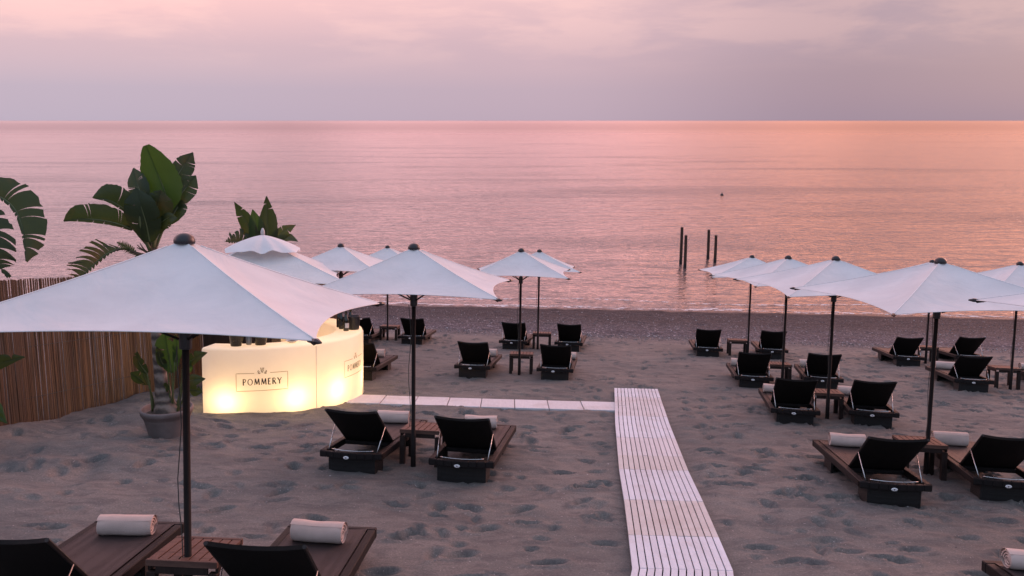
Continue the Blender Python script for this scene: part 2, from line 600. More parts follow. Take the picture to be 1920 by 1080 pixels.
def make_sand():
    ys = [-8.0, -4, -1, 1, 2, 2.6, 3.0]
    y = 3.2
    while y < 24:
        ys.append(y)
        y += max(.016, .0038 * y)
    while y < 38:
        ys.append(y)
        y += .11
    while y < 75:
        ys.append(y)
        y += 2.0
    xs = list(np.arange(-9.5, 13.0, .034))
    x, st = 13.0, .06
    while x < 130:
        xs.append(x)
        x += st
        st *= 1.12
    x, st = -9.55, .06
    lo = []
    while x > -130:
        lo.append(x)
        x -= st
        st *= 1.12
    xs = np.array(sorted(lo + xs))
    ys = np.array(ys)
    XX, YY = np.meshgrid(xs, ys)
    H = np.zeros_like(XX)
    # soft undulation, then trampled relief
    H += .05 * vnoise(XX, YY * 1.3, 2.3, 1) + .035 * vnoise(XX + 9, YY * 1.4, .9, 2)
    tramp = .35 + .65 * sstep(vnoise(XX, YY, 2.6, 3), -.22, .22)
    H += tramp * (.030 * vnoise(XX, YY * 1.25, .33, 4) + .024 * vnoise(XX + 3, YY * 1.25, .17, 5) + .011 * vnoise(XX, YY, .08, 6))
    # loose heaps along the reed fence and round the pot
    fen = sstep(XX, -3.3, -4.6) * sstep(YY, 6.5, 8.2) * sstep(YY, 14.5, 12.0)
    H += fen * (.16 * (vnoise(XX + 5, YY, .8, 8) + .15) + .10 * vnoise(XX, YY, .36, 9) + .03 * vnoise(XX, YY, .14, 10))
    # footprints
    rs = np.random.RandomState(21)

    def dent(cx, cy, a, L, W, d):
        i0, i1 = np.searchsorted(xs, (cx - .35, cx + .35))
        j0, j1 = np.searchsorted(ys, (cy - .35, cy + .35))
        if i1 - i0 < 2 or j1 - j0 < 2:
            return
        sx_, sy_ = XX[j0:j1, i0:i1] - cx, YY[j0:j1, i0:i1] - cy
        u = sx_ * math.cos(a) + sy_ * math.sin(a)
        v = -sx_ * math.sin(a) + sy_ * math.cos(a)
        w_ = W * (1 + .25 * u / L)
        r2 = (u / L) ** 2 + (v / w_) ** 2
        H[j0:j1, i0:i1] += -d * np.exp(-r2 ** 2.4) + .32 * d * np.exp(-((np.sqrt(r2) - 1.45) / .32) ** 2)
    for k in range(95):                                    # walking trails
        cx, cy = rs.uniform(-5.5, 11), rs.uniform(3.6, 22)
        a = rs.choice([rs.uniform(-.5, .5), rs.uniform(1.0, 2.1)])
        for s_ in range(rs.randint(5, 14)):
            cx += .62 * math.cos(a)
            cy += .62 * math.sin(a)
            a += rs.normal(0, .12)
            o_ = .10 if s_ % 2 else -.10
            dent(cx - o_ * math.sin(a), cy + o_ * math.cos(a), a + rs.normal(0, .15), rs.uniform(.10, .135), rs.uniform(.042, .060), rs.uniform(.035, .070))
    for k in range(1700):                                  # older scuffs
        dent(rs.uniform(-6, 12), 3.5 + 20 * rs.rand() ** 1.15, rs.uniform(0, 3.14), rs.uniform(.05, .13), rs.uniform(.03, .065), rs.uniform(.014, .055))
    # flattened under the boards
    wl = np.interp(YY, wy, wx)
    dx = np.maximum(np.maximum(wl - XX, XX - (wl + WALK_W)), 0) + np.maximum(YY - 14.1, 0)
    H = H * sstep(dx, .0, .22) + (-.012) * (1 - sstep(dx, .0, .22))
    pc = 12.58 - .075 * (XX - .0) * .6
    dp = np.maximum(np.abs(YY - pc) - .36, 0) + np.maximum(XX - 1.9, 0) + np.maximum(-2.5 - XX, 0)
    H = H * sstep(dp, .0, .2) + (-.006) * (1 - sstep(dp, .0, .2))
    H *= sstep(YY, 2.0, 3.4) * .9 + .1
    # shingle: small ridge then coarse, even relief
    g = sstep(YY + .10 * XX, 22.8, 24.6)
    H = H * (1 - .8 * g) + g * (.05 * np.exp(-((YY + .1 * XX - 25.0) / 1.0) ** 2) + .045 * vnoise(XX, YY, .42, 14) + .03 * vnoise(XX, YY, .22, 15))
    ZZ = ground(XX, YY) + H
    n, mm = XX.shape
    co = np.stack([XX, YY, ZZ], -1).reshape(-1, 3).astype(np.float32)
    idx = np.arange(n * mm).reshape(n, mm)
    q_ = np.stack([idx[:-1, :-1], idx[:-1, 1:], idx[1:, 1:], idx[1:, :-1]], -1).reshape(-1, 4).astype(np.int32)
    me = bpy.data.meshes.new('sand')
    me.vertices.add(len(co))
    me.vertices.foreach_set('co', co.ravel())
    me.loops.add(q_.size)
    me.loops.foreach_set('vertex_index', q_.ravel())
    me.polygons.add(len(q_))
    me.polygons.foreach_set('loop_start', np.arange(0, q_.size, 4, dtype=np.int32))
    me.polygons.foreach_set('loop_total', np.full(len(q_), 4, dtype=np.int32))
    me.polygons.foreach_set('use_smooth', np.ones(len(q_), dtype=bool))
    me.update()
    me.validate()
    me.materials.append(M['sand'])
    tag(link('beach_sand', me), 'grey trampled sand beach running down to shingle', kind='structure')


make_sand()

# sea: one sheet to the horizon
mb = MB()
mb.grid([[(x, y, 0) for x in (-60000, -4000, -300, -60, 0, 60, 300, 4000, 60000)] for y in (24, 60, 120, 300, 1000, 5000, 60000)])
tag(mb.obj('sea_water', M['water']), 'calm pink sea reaching the horizon', kind='structure')


def shore_y(x):
    lo_, hi_ = 28.0, 42.0
    for _ in range(30):
        m_ = (lo_ + hi_) / 2
        if float(ground(np.float64(x), np.float64(m_))) > 0:
            lo_ = m_
        else:
            hi_ = m_
    return lo_


mb = MB()
rows = []
for k in range(360):
    x = -30 + k * .2
    y = shore_y(x)
    wv = .22 * math.sin(x * .9) + .12 * math.sin(x * 2.3 + 1) + .06 * math.sin(x * 5.1)
    wd = .32 + .22 * math.sin(x * .7 + 2) ** 2
    rows.append([(x, y + wv * .4 + f * wd - .05, .012 + .015 * math.sin(math.pi * f)) for f in (0, .33, .66, 1)])
mb.grid(rows)
rows = []
for k in range(240):
    x = -20 + k * .25
    y = shore_y(x) + 1.5 + .3 * math.sin(x * .5)
    rows.append([(x, y + f * .22, .010 + .02 * math.sin(math.pi * f)) for f in (0, .5, 1)])
mb.grid(rows)
tag(mb.obj('surf_foam', M['foam'], smooth=True), 'thin white foam along the waterline', kind='stuff')

# loose pebbles of the shingle
pv, pf = [], []
octf = np.array([[0, 2, 4], [2, 1, 4], [1, 3, 4], [3, 0, 4], [2, 0, 5], [1, 2, 5], [3, 1, 5], [0, 3, 5]])
for k in range(7500):
    x = nrs.uniform(-9, 19)
    y0 = 23.0 + (2.6 * nrs.rand() if k % 2 else 9.5 * nrs.rand() ** 1.6) - .10 * x
    if k < 500:
        x, y0 = nrs.uniform(-5, 11), nrs.uniform(4.5, 22)
    s_ = nrs.uniform(.010, .030) if k >= 500 else nrs.uniform(.006, .014)
    z = float(ground(np.float64(x), np.float64(y0))) + (.018 if k >= 500 else .012)
    a = nrs.uniform(0, 3)
    ca, sa = math.cos(a), math.sin(a)
    e = np.array([[1, 0, 0], [-1, 0, 0], [0, .7, 0], [0, -.7, 0], [0, 0, .5], [0, 0, -.5]]) * s_ * nrs.uniform(.7, 1.3, (6, 1))
    e = np.stack([e[:, 0] * ca - e[:, 1] * sa + x, e[:, 0] * sa + e[:, 1] * ca + y0, e[:, 2] + z], -1)
    pf.append(octf + 6 * k)
    pv.append(e)
me = bpy.data.meshes.new('pebbles')
me.from_pydata(np.concatenate(pv).tolist(), [], np.concatenate(pf).tolist())
me.materials.append(M['pebble'])
tag(link('shingle_pebbles', me), 'scattered grey and white pebbles of the shingle band', kind='stuff')

# ------------------------------------------------------------------ boardwalk and board path
bw = thing('boardwalk', 'long slatted white and beige boardwalk running down the middle of the sand', 'boardwalk', Matrix.Translation(bpt(1.3, 9.0)))
bounds = [(4.20, 5.20, 'w'), (5.20, 5.77, 'w'), (5.77, 6.50, 'w'), (6.50, 7.50, 'b'), (7.50, 8.62, 'w'), (8.62, 9.25, 'b'), (9.25, 10.2, 'b2'), (10.2, 11.6, 'w'),
          (11.6, 12.4, 'b2'), (12.4, 13.2, 'b2'), (13.2, 14.08, 'w')]
NS, GAP = 13, .010
sw = (WALK_W - GAP * (NS - 1)) / NS
inv = bw.matrix_world.inverted()


def strip(mb_, pts, z0, z1):
    """board following beach points [(x_left, x_right, y)...], thickness z0..z1 above the sand plane"""
    vs_, fs = [], []
    for xl, xr, y_ in pts:
        for xx, hh in ((xl, z0), (xr, z0), (xr, z1), (xl, z1)):
            vs_.append(inv @ bpt(xx, y_, hh))
    for i in range(len(pts) - 1):
        for k in range(4):
            a, b = i * 4 + k, i * 4 + (k + 1) % 4
            fs.append((a, b, b + 4, a + 4))
    fs += [(3, 2, 1, 0), tuple(len(vs_) - 4 + k for k in range(4))]
    mb_.add(vs_, fs)


for y0, y1, cl in bounds:
    mt = {'w': M['deckw'], 'b': M['deckb'], 'b2': M['tile']}[cl]
    for k in range(NS):
        o_ = k * (sw + GAP)
        mb = MB()
        dz = rng.uniform(-.002, .002)
        n_ = 3
        pts = []
        for i in range(n_ + 1):
            yy_ = y0 + .003 + (y1 - y0 - .006) * i / n_
            xl = walk_left(yy_) + o_
            pts.append((xl, xl + sw, yy_))
        strip(mb, pts, .030 + dz, .055 + dz)
        mb.obj('slat', mt, bw)
for k in range(26):
    yy_ = 4.35 + k * .385
    mb = MB()
    xl = walk_left(yy_)
    strip(mb, [(xl + .01, xl + WALK_W - .01, yy_ - .03), (xl + .01, xl + WALK_W - .01, yy_ + .03)], -.02, .029)
    mb.obj('batten', M['batten'], bw)

pth = thing('board_path', 'narrow path of pale square boards leading from the bar to the boardwalk', 'path', Matrix.Translation(bpt(-.4, 12.58)))
inv = pth.matrix_world.inverted()
edges = [-2.42, -1.92, -1.42, -.92, -.42, .09, .60, 1.12, 1.66]
for i in range(len(edges) - 1):
    a, b = edges[i] + .006, edges[i + 1] - .006
    cy = lambda x: 12.60 - .022 * (x + 2.3)
    mb = MB()
    vs_ = []
    z_ = rng.uniform(-.004, .004)
    for h in (-.03, .022 + z_):
        for xx, sgn in ((a, -1), (b, -1), (b, 1), (a, 1)):
            vs_.append(inv @ bpt(xx, cy(xx) + sgn * .35, h))
    mb.hexa(vs_)
    mb.obj('board', M['tile'], pth, bevel=.006)

# ------------------------------------------------------------------ reed fence
F0, F1 = (-6.55, 7.6), (-3.98, 19.75)
fence = thing('reed_fence', 'tall brown reed screen fence along the left edge of the sand', 'fence', Matrix.Translation(bpt(*F0)))
inv = fence.matrix_world.inverted()
fl = math.hypot(F1[0] - F0[0], F1[1] - F0[1])
fdir = ((F1[0] - F0[0]) / fl, (F1[1] - F0[1]) / fl)
fperp = (-fdir[1], fdir[0])
npan = 7
s_ = 0.0
for pnl in range(npan):
    mb = MB()
    e_ = fl * (pnl + 1) / npan - .012
    htop = 1.83 + rng.uniform(-.02, .02)
    lean = rng.uniform(-.01, .01)
    while s_ < e_:
        rad = rng.uniform(.0048, .0085)
        off = rng.uniform(-.012, .012) + .03 * math.sin(s_ * 2.1)
        bx_, by_ = F0[0] + fdir[0] * s_ + fperp[0] * off, F0[1] + fdir[1] * s_ + fperp[1] * off
        b0 = bpt(bx_, by_, -.25)
        tp = htop + rng.gauss(0, .006)
        jx, jy = rng.gauss(0, .008), rng.gauss(0, .009)
        b1 = Vector((b0.x + jx * .5 + lean, b0.y + jy * .5 + .04, b0.z + .25 + tp * .5))
        b2 = Vector((b0.x + jx, b0.y + jy + .08, b0.z + .25 + tp))
        mb.tube([inv @ b0, inv @ b1, inv @ b2], [rad, rad, rad * .8], 5)
        s_ += rad * 1.35
    s_ = e_ + .024
    tag(mb.obj('reed_panel', M['reed'], fence, smooth=False), kind='stuff')
    a_, b_ = fl * pnl / npan, fl * (pnl + 1) / npan
    for hz in (.35, 1.0, 1.6):
        mw = MB()
        pp = []
        for sx_ in (a_ + .01, (a_ + b_) / 2, b_ - .01):
            q_ = bpt(F0[0] + fdir[0] * sx_ - fperp[0] * (.022) * 1 + 0, F0[1] + fdir[1] * sx_ - fperp[1] * .022, 0)
            pp.append(inv @ Vector((q_.x, q_.y + .03 * hz, q_.z + hz)))
        mw.tube(pp, .003, 4)
        mw.obj('binding_wire', M['rope'], fence)
    q_ = bpt(F0[0] + fdir[0] * b_ + fperp[0] * .05, F0[1] + fdir[1] * b_ + fperp[1] * .05, 0)
    MB().tube([inv @ (q_ + Vector((0, 0, -.3))), inv @ (q_ + Vector((0, .07, 1.72)))], .035, 8).obj('fence_post', M['post'], fence)

# ------------------------------------------------------------------ umbrellas
UG = 'white square umbrellas on the beach'


def umbrella(bx, by, r, yaw, label, H=2.40, rim=1.93, vented=False, name='beach_umbrella', seed=0, pitch=0.0, sag=.05):
    rr = random.Random(seed * 17 + 3)
    root = thing(name, label, 'umbrella', frame(bx, by, yaw, NUP) @ Matrix.Rotation(-R(pitch), 4, 'X'), UG)
    top = H - .045
    corner = [Vector((r * math.cos(R(45 + 90 * k)), r * math.sin(R(45 + 90 * k)), rim + rr.uniform(-.015, .015))) for k in range(4)]
    apex = Vector((0, 0, top))
    N = 14
    cm = MB()
    edge_pts, seam_pts = [], []
    for k in range(4):
        a, b = corner[k], corner[(k + 1) % 4]
        rows = []
        sg = sag * rr.uniform(.8, 1.3)
        for i in range(N + 1):
            v = i / N
            row = []
            for j in range(N + 1):
                u = j / N
                e = a.lerp(b, u)
                sc = 4 * u * (1 - u)
                mid = Vector((e.x, e.y, 0))
                e = e - mid * (.122 * sc ** .85)                     # scalloped rim
                e.z += .035 * sc
                p = apex.lerp(e, v)
                p.z -= .16 * v * (1 - v) * .45                       # ribs bow down a little
                p.z -= sg * sc * math.sin(math.pi * min(1, v * .92)) # cloth hangs between ribs
                row.append(p)
            rows.append(row)
        edge_pts.append([p.copy() for p in rows[-1]])
        seam_pts.append([r_[0].copy() for r_ in rows])
        cm.grid(rows)
    hem = MB()
    for k in range(4):
        hem.tube([Vector(p) - Vector((0, 0, .003)) for p in edge_pts[k]], .003, 5)
    can = cm.obj('canopy', M['canvas'], root, smooth=True, weld=True)
    bm = bmesh.new()
    bm.from_mesh(can.data)
    for e in bm.edges:
        c_ = (e.verts[0].co + e.verts[1].co) / 2
        on = [abs(abs(v_.co.x) - abs(v_.co.y)) < 2e-3 for v_ in e.verts]
        if all(on):
            e.smooth = False
    bm.to_mesh(can.data)
    bm.free()
    hem.obj('hem', M['hem'], can, smooth=True)
    for sp_ in seam_pts:
        MB().tube([p + Vector((0, 0, .001)) for p in sp_[1:]], .0042, 5).obj('seam', M['hem'], can, smooth=True)
    hub_z = rim - .13
    MB().tube([(0, 0, -.35), (0, 0, .34), (0, 0, .345), (0, 0, top - .02)], [.028, .028, .0225, .021], 12).obj('pole', M['pole'], root, smooth=True)
    MB().lathe([(.024, hub_z - .07), (.038, hub_z - .065), (.041, hub_z + .045), (.028, hub_z + .06)], 12).obj('hub', M['black'], root)
    for k in range(4):
        c_ = corner[k]
        rb = MB()
        mid = apex.lerp(c_, .5) - Vector((0, 0, .16 * .25 * .45 + .022))
        st = Vector((0, 0, top - .05))
        rb.tube([st, mid, c_ + Vector((0, 0, -.018)) - Vector((c_.x, c_.y, 0)) * .01], .010, 6)
        rbo = rb.obj('rib', M['pole'], root)
        d = Vector((c_.x, c_.y, -.10)).normalized()
        MB().tube([c_ - d * .07 - Vector((0, 0, .012)), c_ + d * .005 - Vector((0, 0, .004)), c_ + d * .045 - Vector((0, 0, .004))], [.010, .017, .006], 6).obj('rib_tip', M['cap'], rbo)
        MB().tube([(c_.x * .03, c_.y * .03, hub_z), mid * 1.0 + Vector((0, 0, -.004))], .008, 6).obj('strut', M['pole'], root)
    if vented:
        vm = MB()
        rows = []
        for i in range(11):
            v = i / 10
            row = []
            for j in range(65):
                a = 2 * math.pi * j / 64
                sq = 1 / max(abs(math.cos(a)), abs(math.sin(a))) ** .7
                rad = .60 * v * sq
                z = top + .075 - .10 * v ** .9 - .15 * v * v + (.020 * math.sin(a * 9) + .014 * math.sin(a * 14 + 1)) * v ** 1.5
                row.append((rad * math.cos(a), rad * math.sin(a), z))
            rows.append(row)
        vm.grid(rows)
        vm.obj('vent_cap', M['canvas'], root, smooth=True, weld=True)
        MB().lathe([(.03, top + .06), (.035, top + .12), (.028, top + .15), (.012, top + .185)], 12).obj('finial', M['paper'], root, smooth=True)
    else:
        MB().lathe([(.060, top - .024), (.0635, top - .012), (.0625, top + .002), (.053, top + .022), (.034, top + .037), (.010, top + .043)], 20).obj('finial', M['cap'], root, smooth=True)
    pts = []
    for k in range(9):
        z = hub_z - .05 - k * .165
        pts.append((-.040 - .012 * math.sin(k * 1.3 + seed), -.012 + .006 * math.sin(k * .9), z))
    MB().tube(pts, .0035, 4).obj('cord', M['rope'], root)
    return root


umbrella(-2.02, 4.94, 1.47, 0, 'largest white umbrella with plum cap, in front of the glowing bar', rim=1.88, pitch=2.0, seed=1)
umbrella(-1.03, 8.75, 1.36, 3, 'white umbrella between the two loungers in front of the glowing bar', seed=2)
umbrella(.20, 15.74, 1.27, 4, 'white umbrella over a small table, overlapping the small far one nearest the shingle', seed=3)
umbrella(.69, 19.85, 1.27, 0, 'small far white umbrella nearest the shingle, half behind a like one left of the boardwalk', seed=4)
umbrella(-3.02, 20.85, 1.30, 2, 'far white umbrella over the table between two loungers without towels, right behind the bar', seed=5)
umbrella(-3.15, 15.65, 1.30, 4, 'white umbrella whose thin pole rises behind the bottles on the bar', seed=6)
umbrella(-4.12, 14.0, 1.92, -13, 'white umbrella with a ruffled vent cap and pale finial standing inside the bar', H=2.47, rim=1.79, vented=True, name='market_umbrella', seed=7)
umbrella(4.62, 8.98, 1.60, -5, 'big white umbrella at the right with its thick dark pole beside the near lounger pair', seed=8)
umbrella(4.66, 12.02, 1.55, -3, 'white umbrella second from the front in the right row, next to the biggest there', seed=9)
umbrella(5.02, 15.2, 1.48, -7, 'white umbrella third from the front in the right row', seed=10)
umbrella(5.62, 19.6, 1.50, 5, 'farthest white umbrella of the right row, nearest the four pilings', seed=11)
umbrella(9.40, 15.5, 1.45, 0, 'white umbrella at the right edge with its dark pole rising through a lounger pair', seed=12)
umbrella(4.98, 5.72, 1.58, -3, 'closest white umbrella at the right edge, only one dark-tipped corner in view', rim=2.0, H=2.46, seed=13)
umbrella(9.62, 19.2, 1.40, 0, 'white umbrella hidden behind the big right umbrella, its thin pole beside the thick one', seed=14)

# ------------------------------------------------------------------ sun loungers
LG = 'dark wicker sun loungers on the sand'


def lounger_proto(recline, L):
    root = thing('sun_lounger', '', 'sun lounger', None, LG)
    W, wi, HZ, LEN, HY = .335, .275, .225, 1.88, .66
    fr = MB()
    for s_ in (-1, 1):
        x0, x1 = sorted((s_ * wi, s_ * W))
        fr.box(x0, x1, .055, LEN - .06, HZ - .072, HZ)
    fr.box(-W, W, LEN - .058, LEN, HZ - .074, HZ + .002)
    n_ = 8
    for k in range(n_):                                             # head rail bows outward
        xa, xb = -W + 2 * W * k / n_, -W + 2 * W * (k + 1) / n_
        ya, yb = [.05 - .05 * (1 - (x_ / W) ** 2) for x_ in (xa, xb)]
        fr.hexa([(xa, ya, HZ - .066), (xb, yb, HZ - .066), (xb, yb + .055, HZ - .066), (xa, ya + .055, HZ - .066),
                 (xa, ya, HZ - .004), (xb, yb, HZ - .004), (xb, yb + .055, HZ - .004), (xa, ya + .055, HZ - .004)])
    fr.box(-wi + .002, wi - .002, HY - .045, HY + .005, HZ - .060, HZ - .016)
    fr.obj('frame', M['rail'], root, bevel=.006)

    def support(y0, y1, plate_at_low):
        mb_ = MB()
        a, t_, sl, zt = .25, .028, .018, HZ - .075
        for s__ in (-1, 1):
            x0, x1 = sorted((s__ * (a - t_), s__ * a))
            mb_.hexa([(x0, y0 + sl, -.06), (x1, y0 + sl, -.06), (x1, y1 + .02, -.06), (x0, y1 + .02, -.06),
                      (x0, y0, zt), (x1, y0, zt), (x1, y1, zt), (x0, y1, zt)])
        yy = (y0, y0 + t_) if plate_at_low else (y1 - t_, y1)
        sh_ = sl if plate_at_low else .02
        mb_.hexa([(-a + t_ + .001, yy[0] + sh_, -.06), (a - t_ - .001, yy[0] + sh_, -.06), (a - t_ - .001, yy[1] + sh_, -.06), (-a + t_ + .001, yy[1] + sh_, -.06),
                  (-a + t_ + .001, yy[0] - .001, zt - .001), (a - t_ - .001, yy[0] - .001, zt - .001), (a - t_ - .001, yy[1], zt - .001), (-a + t_ + .001, yy[1], zt - .001)])
        return mb_
    support(.085, .36, True).obj('head_panel', M['wicker'], root)
    support(1.36, 1.64, False).obj('foot_panel', M['wicker'], root)
    st = MB()
    rows = []
    y0_, y1_ = HY + .008, LEN - .062
    for i in range(9):
        y_ = y0_ + (y1_ - y0_) * i / 8
        rows.append([(x_, y_, HZ + .006 - .010 * (1 - (x_ / wi) ** 2)) for x_ in np.linspace(-wi + .003, wi - .003, 7)])
    st.grid(rows)
    st.box(-wi + .004, wi - .004, y0_ + .001, y1_ - .001, HZ - .042, HZ - .016)
    st.obj('seat', M['seat'], root, smooth=False)
    # reclined back: woven sling, top edge dips between its two corners
    ang = R(recline)
    hy, hz = HY, HZ - .008
    bk = MB()
    rowsf, rowsb = [], []
    for i in range(11):
        rf, rbk = [], []
        for j in range(13):
            u = -1 + 2 * j / 12
            l = L * i / 10
            l -= .050 * (1 - u * u) * (i / 10) ** 2
            wd = .255 + .012 * (i / 10)
            sagb = .022 * (1 - u * u) * math.sin(math.pi * i / 10)
            yv = hy - l * math.cos(ang) - sagb * math.sin(ang)
            zv = hz + l * math.sin(ang) - sagb * math.cos(ang)
            t_ = .013
            rf.append((u * wd, yv + t_ * math.sin(ang), zv + t_ * math.cos(ang)))
            rbk.append((u * wd, yv - t_ * math.sin(ang), zv - t_ * math.cos(ang)))
        rowsf.append(rf)
        rowsb.append(rbk)
    bk.grid(rowsf)
    bk.grid([r_[::-1] for r_ in rowsb])
    bk.grid([rowsf[-1], rowsb[-1]])
    bk.grid([rowsb[0], rowsf[0]])
    bk.grid([[r_[0] for r_ in rowsb], [r_[0] for r_ in rowsf]])
    bk.grid([[r_[-1] for r_ in rowsf], [r_[-1] for r_ in rowsb]])
    bo = bk.obj('backrest', M['sling'], root, weld=True)
    for s__ in (-1, 1):                                             # side bars of the back
        p = [(s__ * (.260 + .012 * f), hy - L * f * math.cos(ang), hz + L * f * math.sin(ang)) for f in (0, .5, 1.0)]
        MB().tube(p, .0135, 6).obj('side_bar', M['wicker'], bo)
        f = .52
        MB().tube([(s__ * .277, hy - L * f * math.cos(ang) - .01, hz + L * f * math.sin(ang)), (s__ * .262, .12, HZ - .006)], .0052, 6).obj('stay_rod', M['steel'], root, smooth=True)
    pts = []
    for k in range(13):
        u = -1 + 2 * k / 12
        pts.append((u * .225, .105 - .035 * (1 - u * u), HZ + .007 - .004 * (1 - u * u)))
    MB().tube(pts, .0052, 6).obj('handle_rod', M['steel'], root, smooth=True)
    bd = MB()
    pr = []
    for k in range(14):
        a = 2 * math.pi * k / 14
        pr.append((.030 * math.cos(a), .0165 * math.sin(a)))
    bd.add([(x_ - .03, -.0025, z_ + HZ - .052) for x_, z_ in pr] + [(x_ * .85 - .03, -.0055, z_ * .8 + HZ - .052) for x_, z_ in pr],
           [tuple(range(14)), tuple(range(27, 13, -1))] + [(k, (k + 1) % 14, 14 + (k + 1) % 14, 14 + k) for k in range(14)])
    bdo = bd.obj('badge', M['badge'], root)
    MB().box(-.034, -.026, -.0068, -.0058, HZ - .059, HZ - .045).obj('badge_mark', M['ink'], bdo)
    return root


LOUNGERS = [
    # x, y (beach metres, front of the head panel), yaw, label
    (-2.80, 4.25, .5, 'dark lounger at the bottom left corner, nearest to the camera beneath the largest umbrella'),
    (-1.40, 4.25, 2.0, 'dark lounger at the bottom edge, right of the slatted table below the largest umbrella'),
    (-1.63, 8.42, 9.4, 'dark lounger in front of the glowing bar, left of the umbrella pole'),
    (-.48, 8.20, 7.6, 'dark lounger in front of the board path, right of the umbrella pole'),
    (-.67, 15.24, 6.4, 'dark lounger with a towel beyond the board path, left of the little table there'),
    (.84, 15.12, 7.0, 'dark lounger beyond the board path, right of the little table, its towel almost hidden'),
    (.10, 19.71, 8.0, 'far dark lounger without towel, crossed by the pole of the nearer umbrella'),
    (1.41, 19.68, 8.0, 'far dark lounger without towel, just right of its table and nearest the boardwalk head'),
    (-2.34, 20.16, 3.4, 'far dark lounger without towel, behind the pole of the umbrella in front of the bar'),
    (-3.60, 20.0, 3.5, 'far dark lounger without towel, partly hidden behind the bottles on the bar'),
    (-2.66, 14.65, 4.5, 'dark lounger with a pale towel, half hidden behind the right end of the bar'),
    (4.60, 19.24, 8.5, 'far dark lounger without towel, left of the table nearest the pilings'),
    (6.11, 19.26, 10.5, 'far dark lounger without towel, right of the table nearest the pilings'),
    (4.36, 14.72, 9.5, 'dark lounger with a towel at the left of the third table in the right rows'),
    (5.63, 14.80, 13.0, 'dark lounger with a towel behind the pole of the second right umbrella'),
    (4.03, 11.56, 11.0, 'dark lounger with a towel, left one of the middle pair on the right'),
    (5.13, 11.55, 13.0, 'dark lounger with a towel, right one of the middle pair on the right'),
    (3.70, 7.74, 6.0, 'big near dark lounger with a towel, left of the thick pole on the right'),
    (4.92, 7.95, 10.5, 'big near dark lounger cut by the right edge, right of the thick pole'),
    (3.64, 3.84, 2.0, 'dark lounger of which only the foot with a towel shows in the bottom right corner'),
    (8.90, 18.52, 9.2, 'far right dark lounger without towel, just left of the thick umbrella pole'),
    (10.55, 19.0, 7.5, 'far right dark lounger without towel, behind the one carrying a towel'),
    (8.47, 15.07, 10.6, 'dark lounger with a towel at the far right, left of the table by the pole'),
    (10.35, 15.25, 8.0, 'dark lounger cut by the right edge, right of the table by the thin pole'),
]
flat, steep = lounger_proto(35, .76), lounger_proto(40, .76)
used = set()
loungers = []
for i, (x, y, yaw, lab) in enumerate(LOUNGERS):
    pr_ = steep if i in (0, 1) else flat
    o = copy_tree(pr_) if pr_.name in used else pr_
    used.add(pr_.name)
    m = frame(x, y, yaw)
    o.matrix_world = m @ Matrix.Translation((0, -.10, 0))
    o['label'] = lab
    loungers.append(o)

# ------------------------------------------------------------------ rolled towels
TG = 'rolled towels lying on the loungers'


def towel_mesh(seed):
    rr = random.Random(seed)
    L, rad = .375, .075
    n, seg = 26, 12
    mb_ = MB()
    rows = []
    ph = rr.uniform(0, 6)
    for i in range(seg + 1):
        f = i / seg
        x = -L / 2 + L * f
        endr = 1 - .10 * (max(0, abs(f - .5) * 2 - .86) / .14) ** 2
        row = []
        for k in range(n + 1):
            a = 2 * math.pi * k / n
            r_ = rad * endr * (1 + .05 * math.sin(2 * a + ph) + .03 * math.sin(7 * f + ph) * math.sin(a) + .02 * math.sin(5 * f + a * 3 + ph) - .05 * math.exp(-((f - .45) / .2) ** 2) * max(0, math.sin(a)))
            z = max(-rad * .86, r_ * math.sin(a)) + rad * .86
            row.append((x, r_ * math.cos(a) * 1.06, z))
        rows.append(row)
    mb_.grid(rows)
    # outer flap edge: a second, slightly proud turn of cloth
    rows = []
    for i in range(seg + 1):
        f = i / seg
        x = -L / 2 - .004 + (L + .008) * f
        row = []
        for k in range(9):
            a = R(-15 + 150 * k / 8)
            r_ = rad * 1.025 * (1 + .03 * math.sin(7 * f + ph) * math.sin(a) + .05 * math.sin(2 * a + ph) - .05 * math.exp(-((f - .45) / .2) ** 2) * max(0, math.sin(a)))
            row.append((x, r_ * math.cos(a) * 1.06, r_ * math.sin(a) + rad * .86 - .004 * (k == 0)))
        rows.append(row)
    mb_.grid(rows)
    # spiral ends: stepped coil
    for s__ in (-1, 1):
        rows = []
        for k in range(64):
            a = k * 2 * math.pi / 18
            f = 1 - k / 64
            r0 = rad * .93 * f
            r1 = r0 - rad * .16
            xx = s__ * (L / 2 - .002 - .012 * (k % 18) / 18 - .010 * (1 - f))
            rows.append([(xx, r0 * math.cos(a), max(-rad * .84, r0 * math.sin(a)) + rad * .86),
                         (xx + s__ * .006, (r0 + r1) / 2 * math.cos(a), max(-rad * .84, (r0 + r1) / 2 * math.sin(a)) + rad * .86),
                         (xx, max(r1, 0) * math.cos(a), max(-rad * .84, max(r1, 0) * math.sin(a)) + rad * .86)])
        mb_.grid(rows)
    return mb_.mesh('rolled_towel', M['towel'], smooth=True)


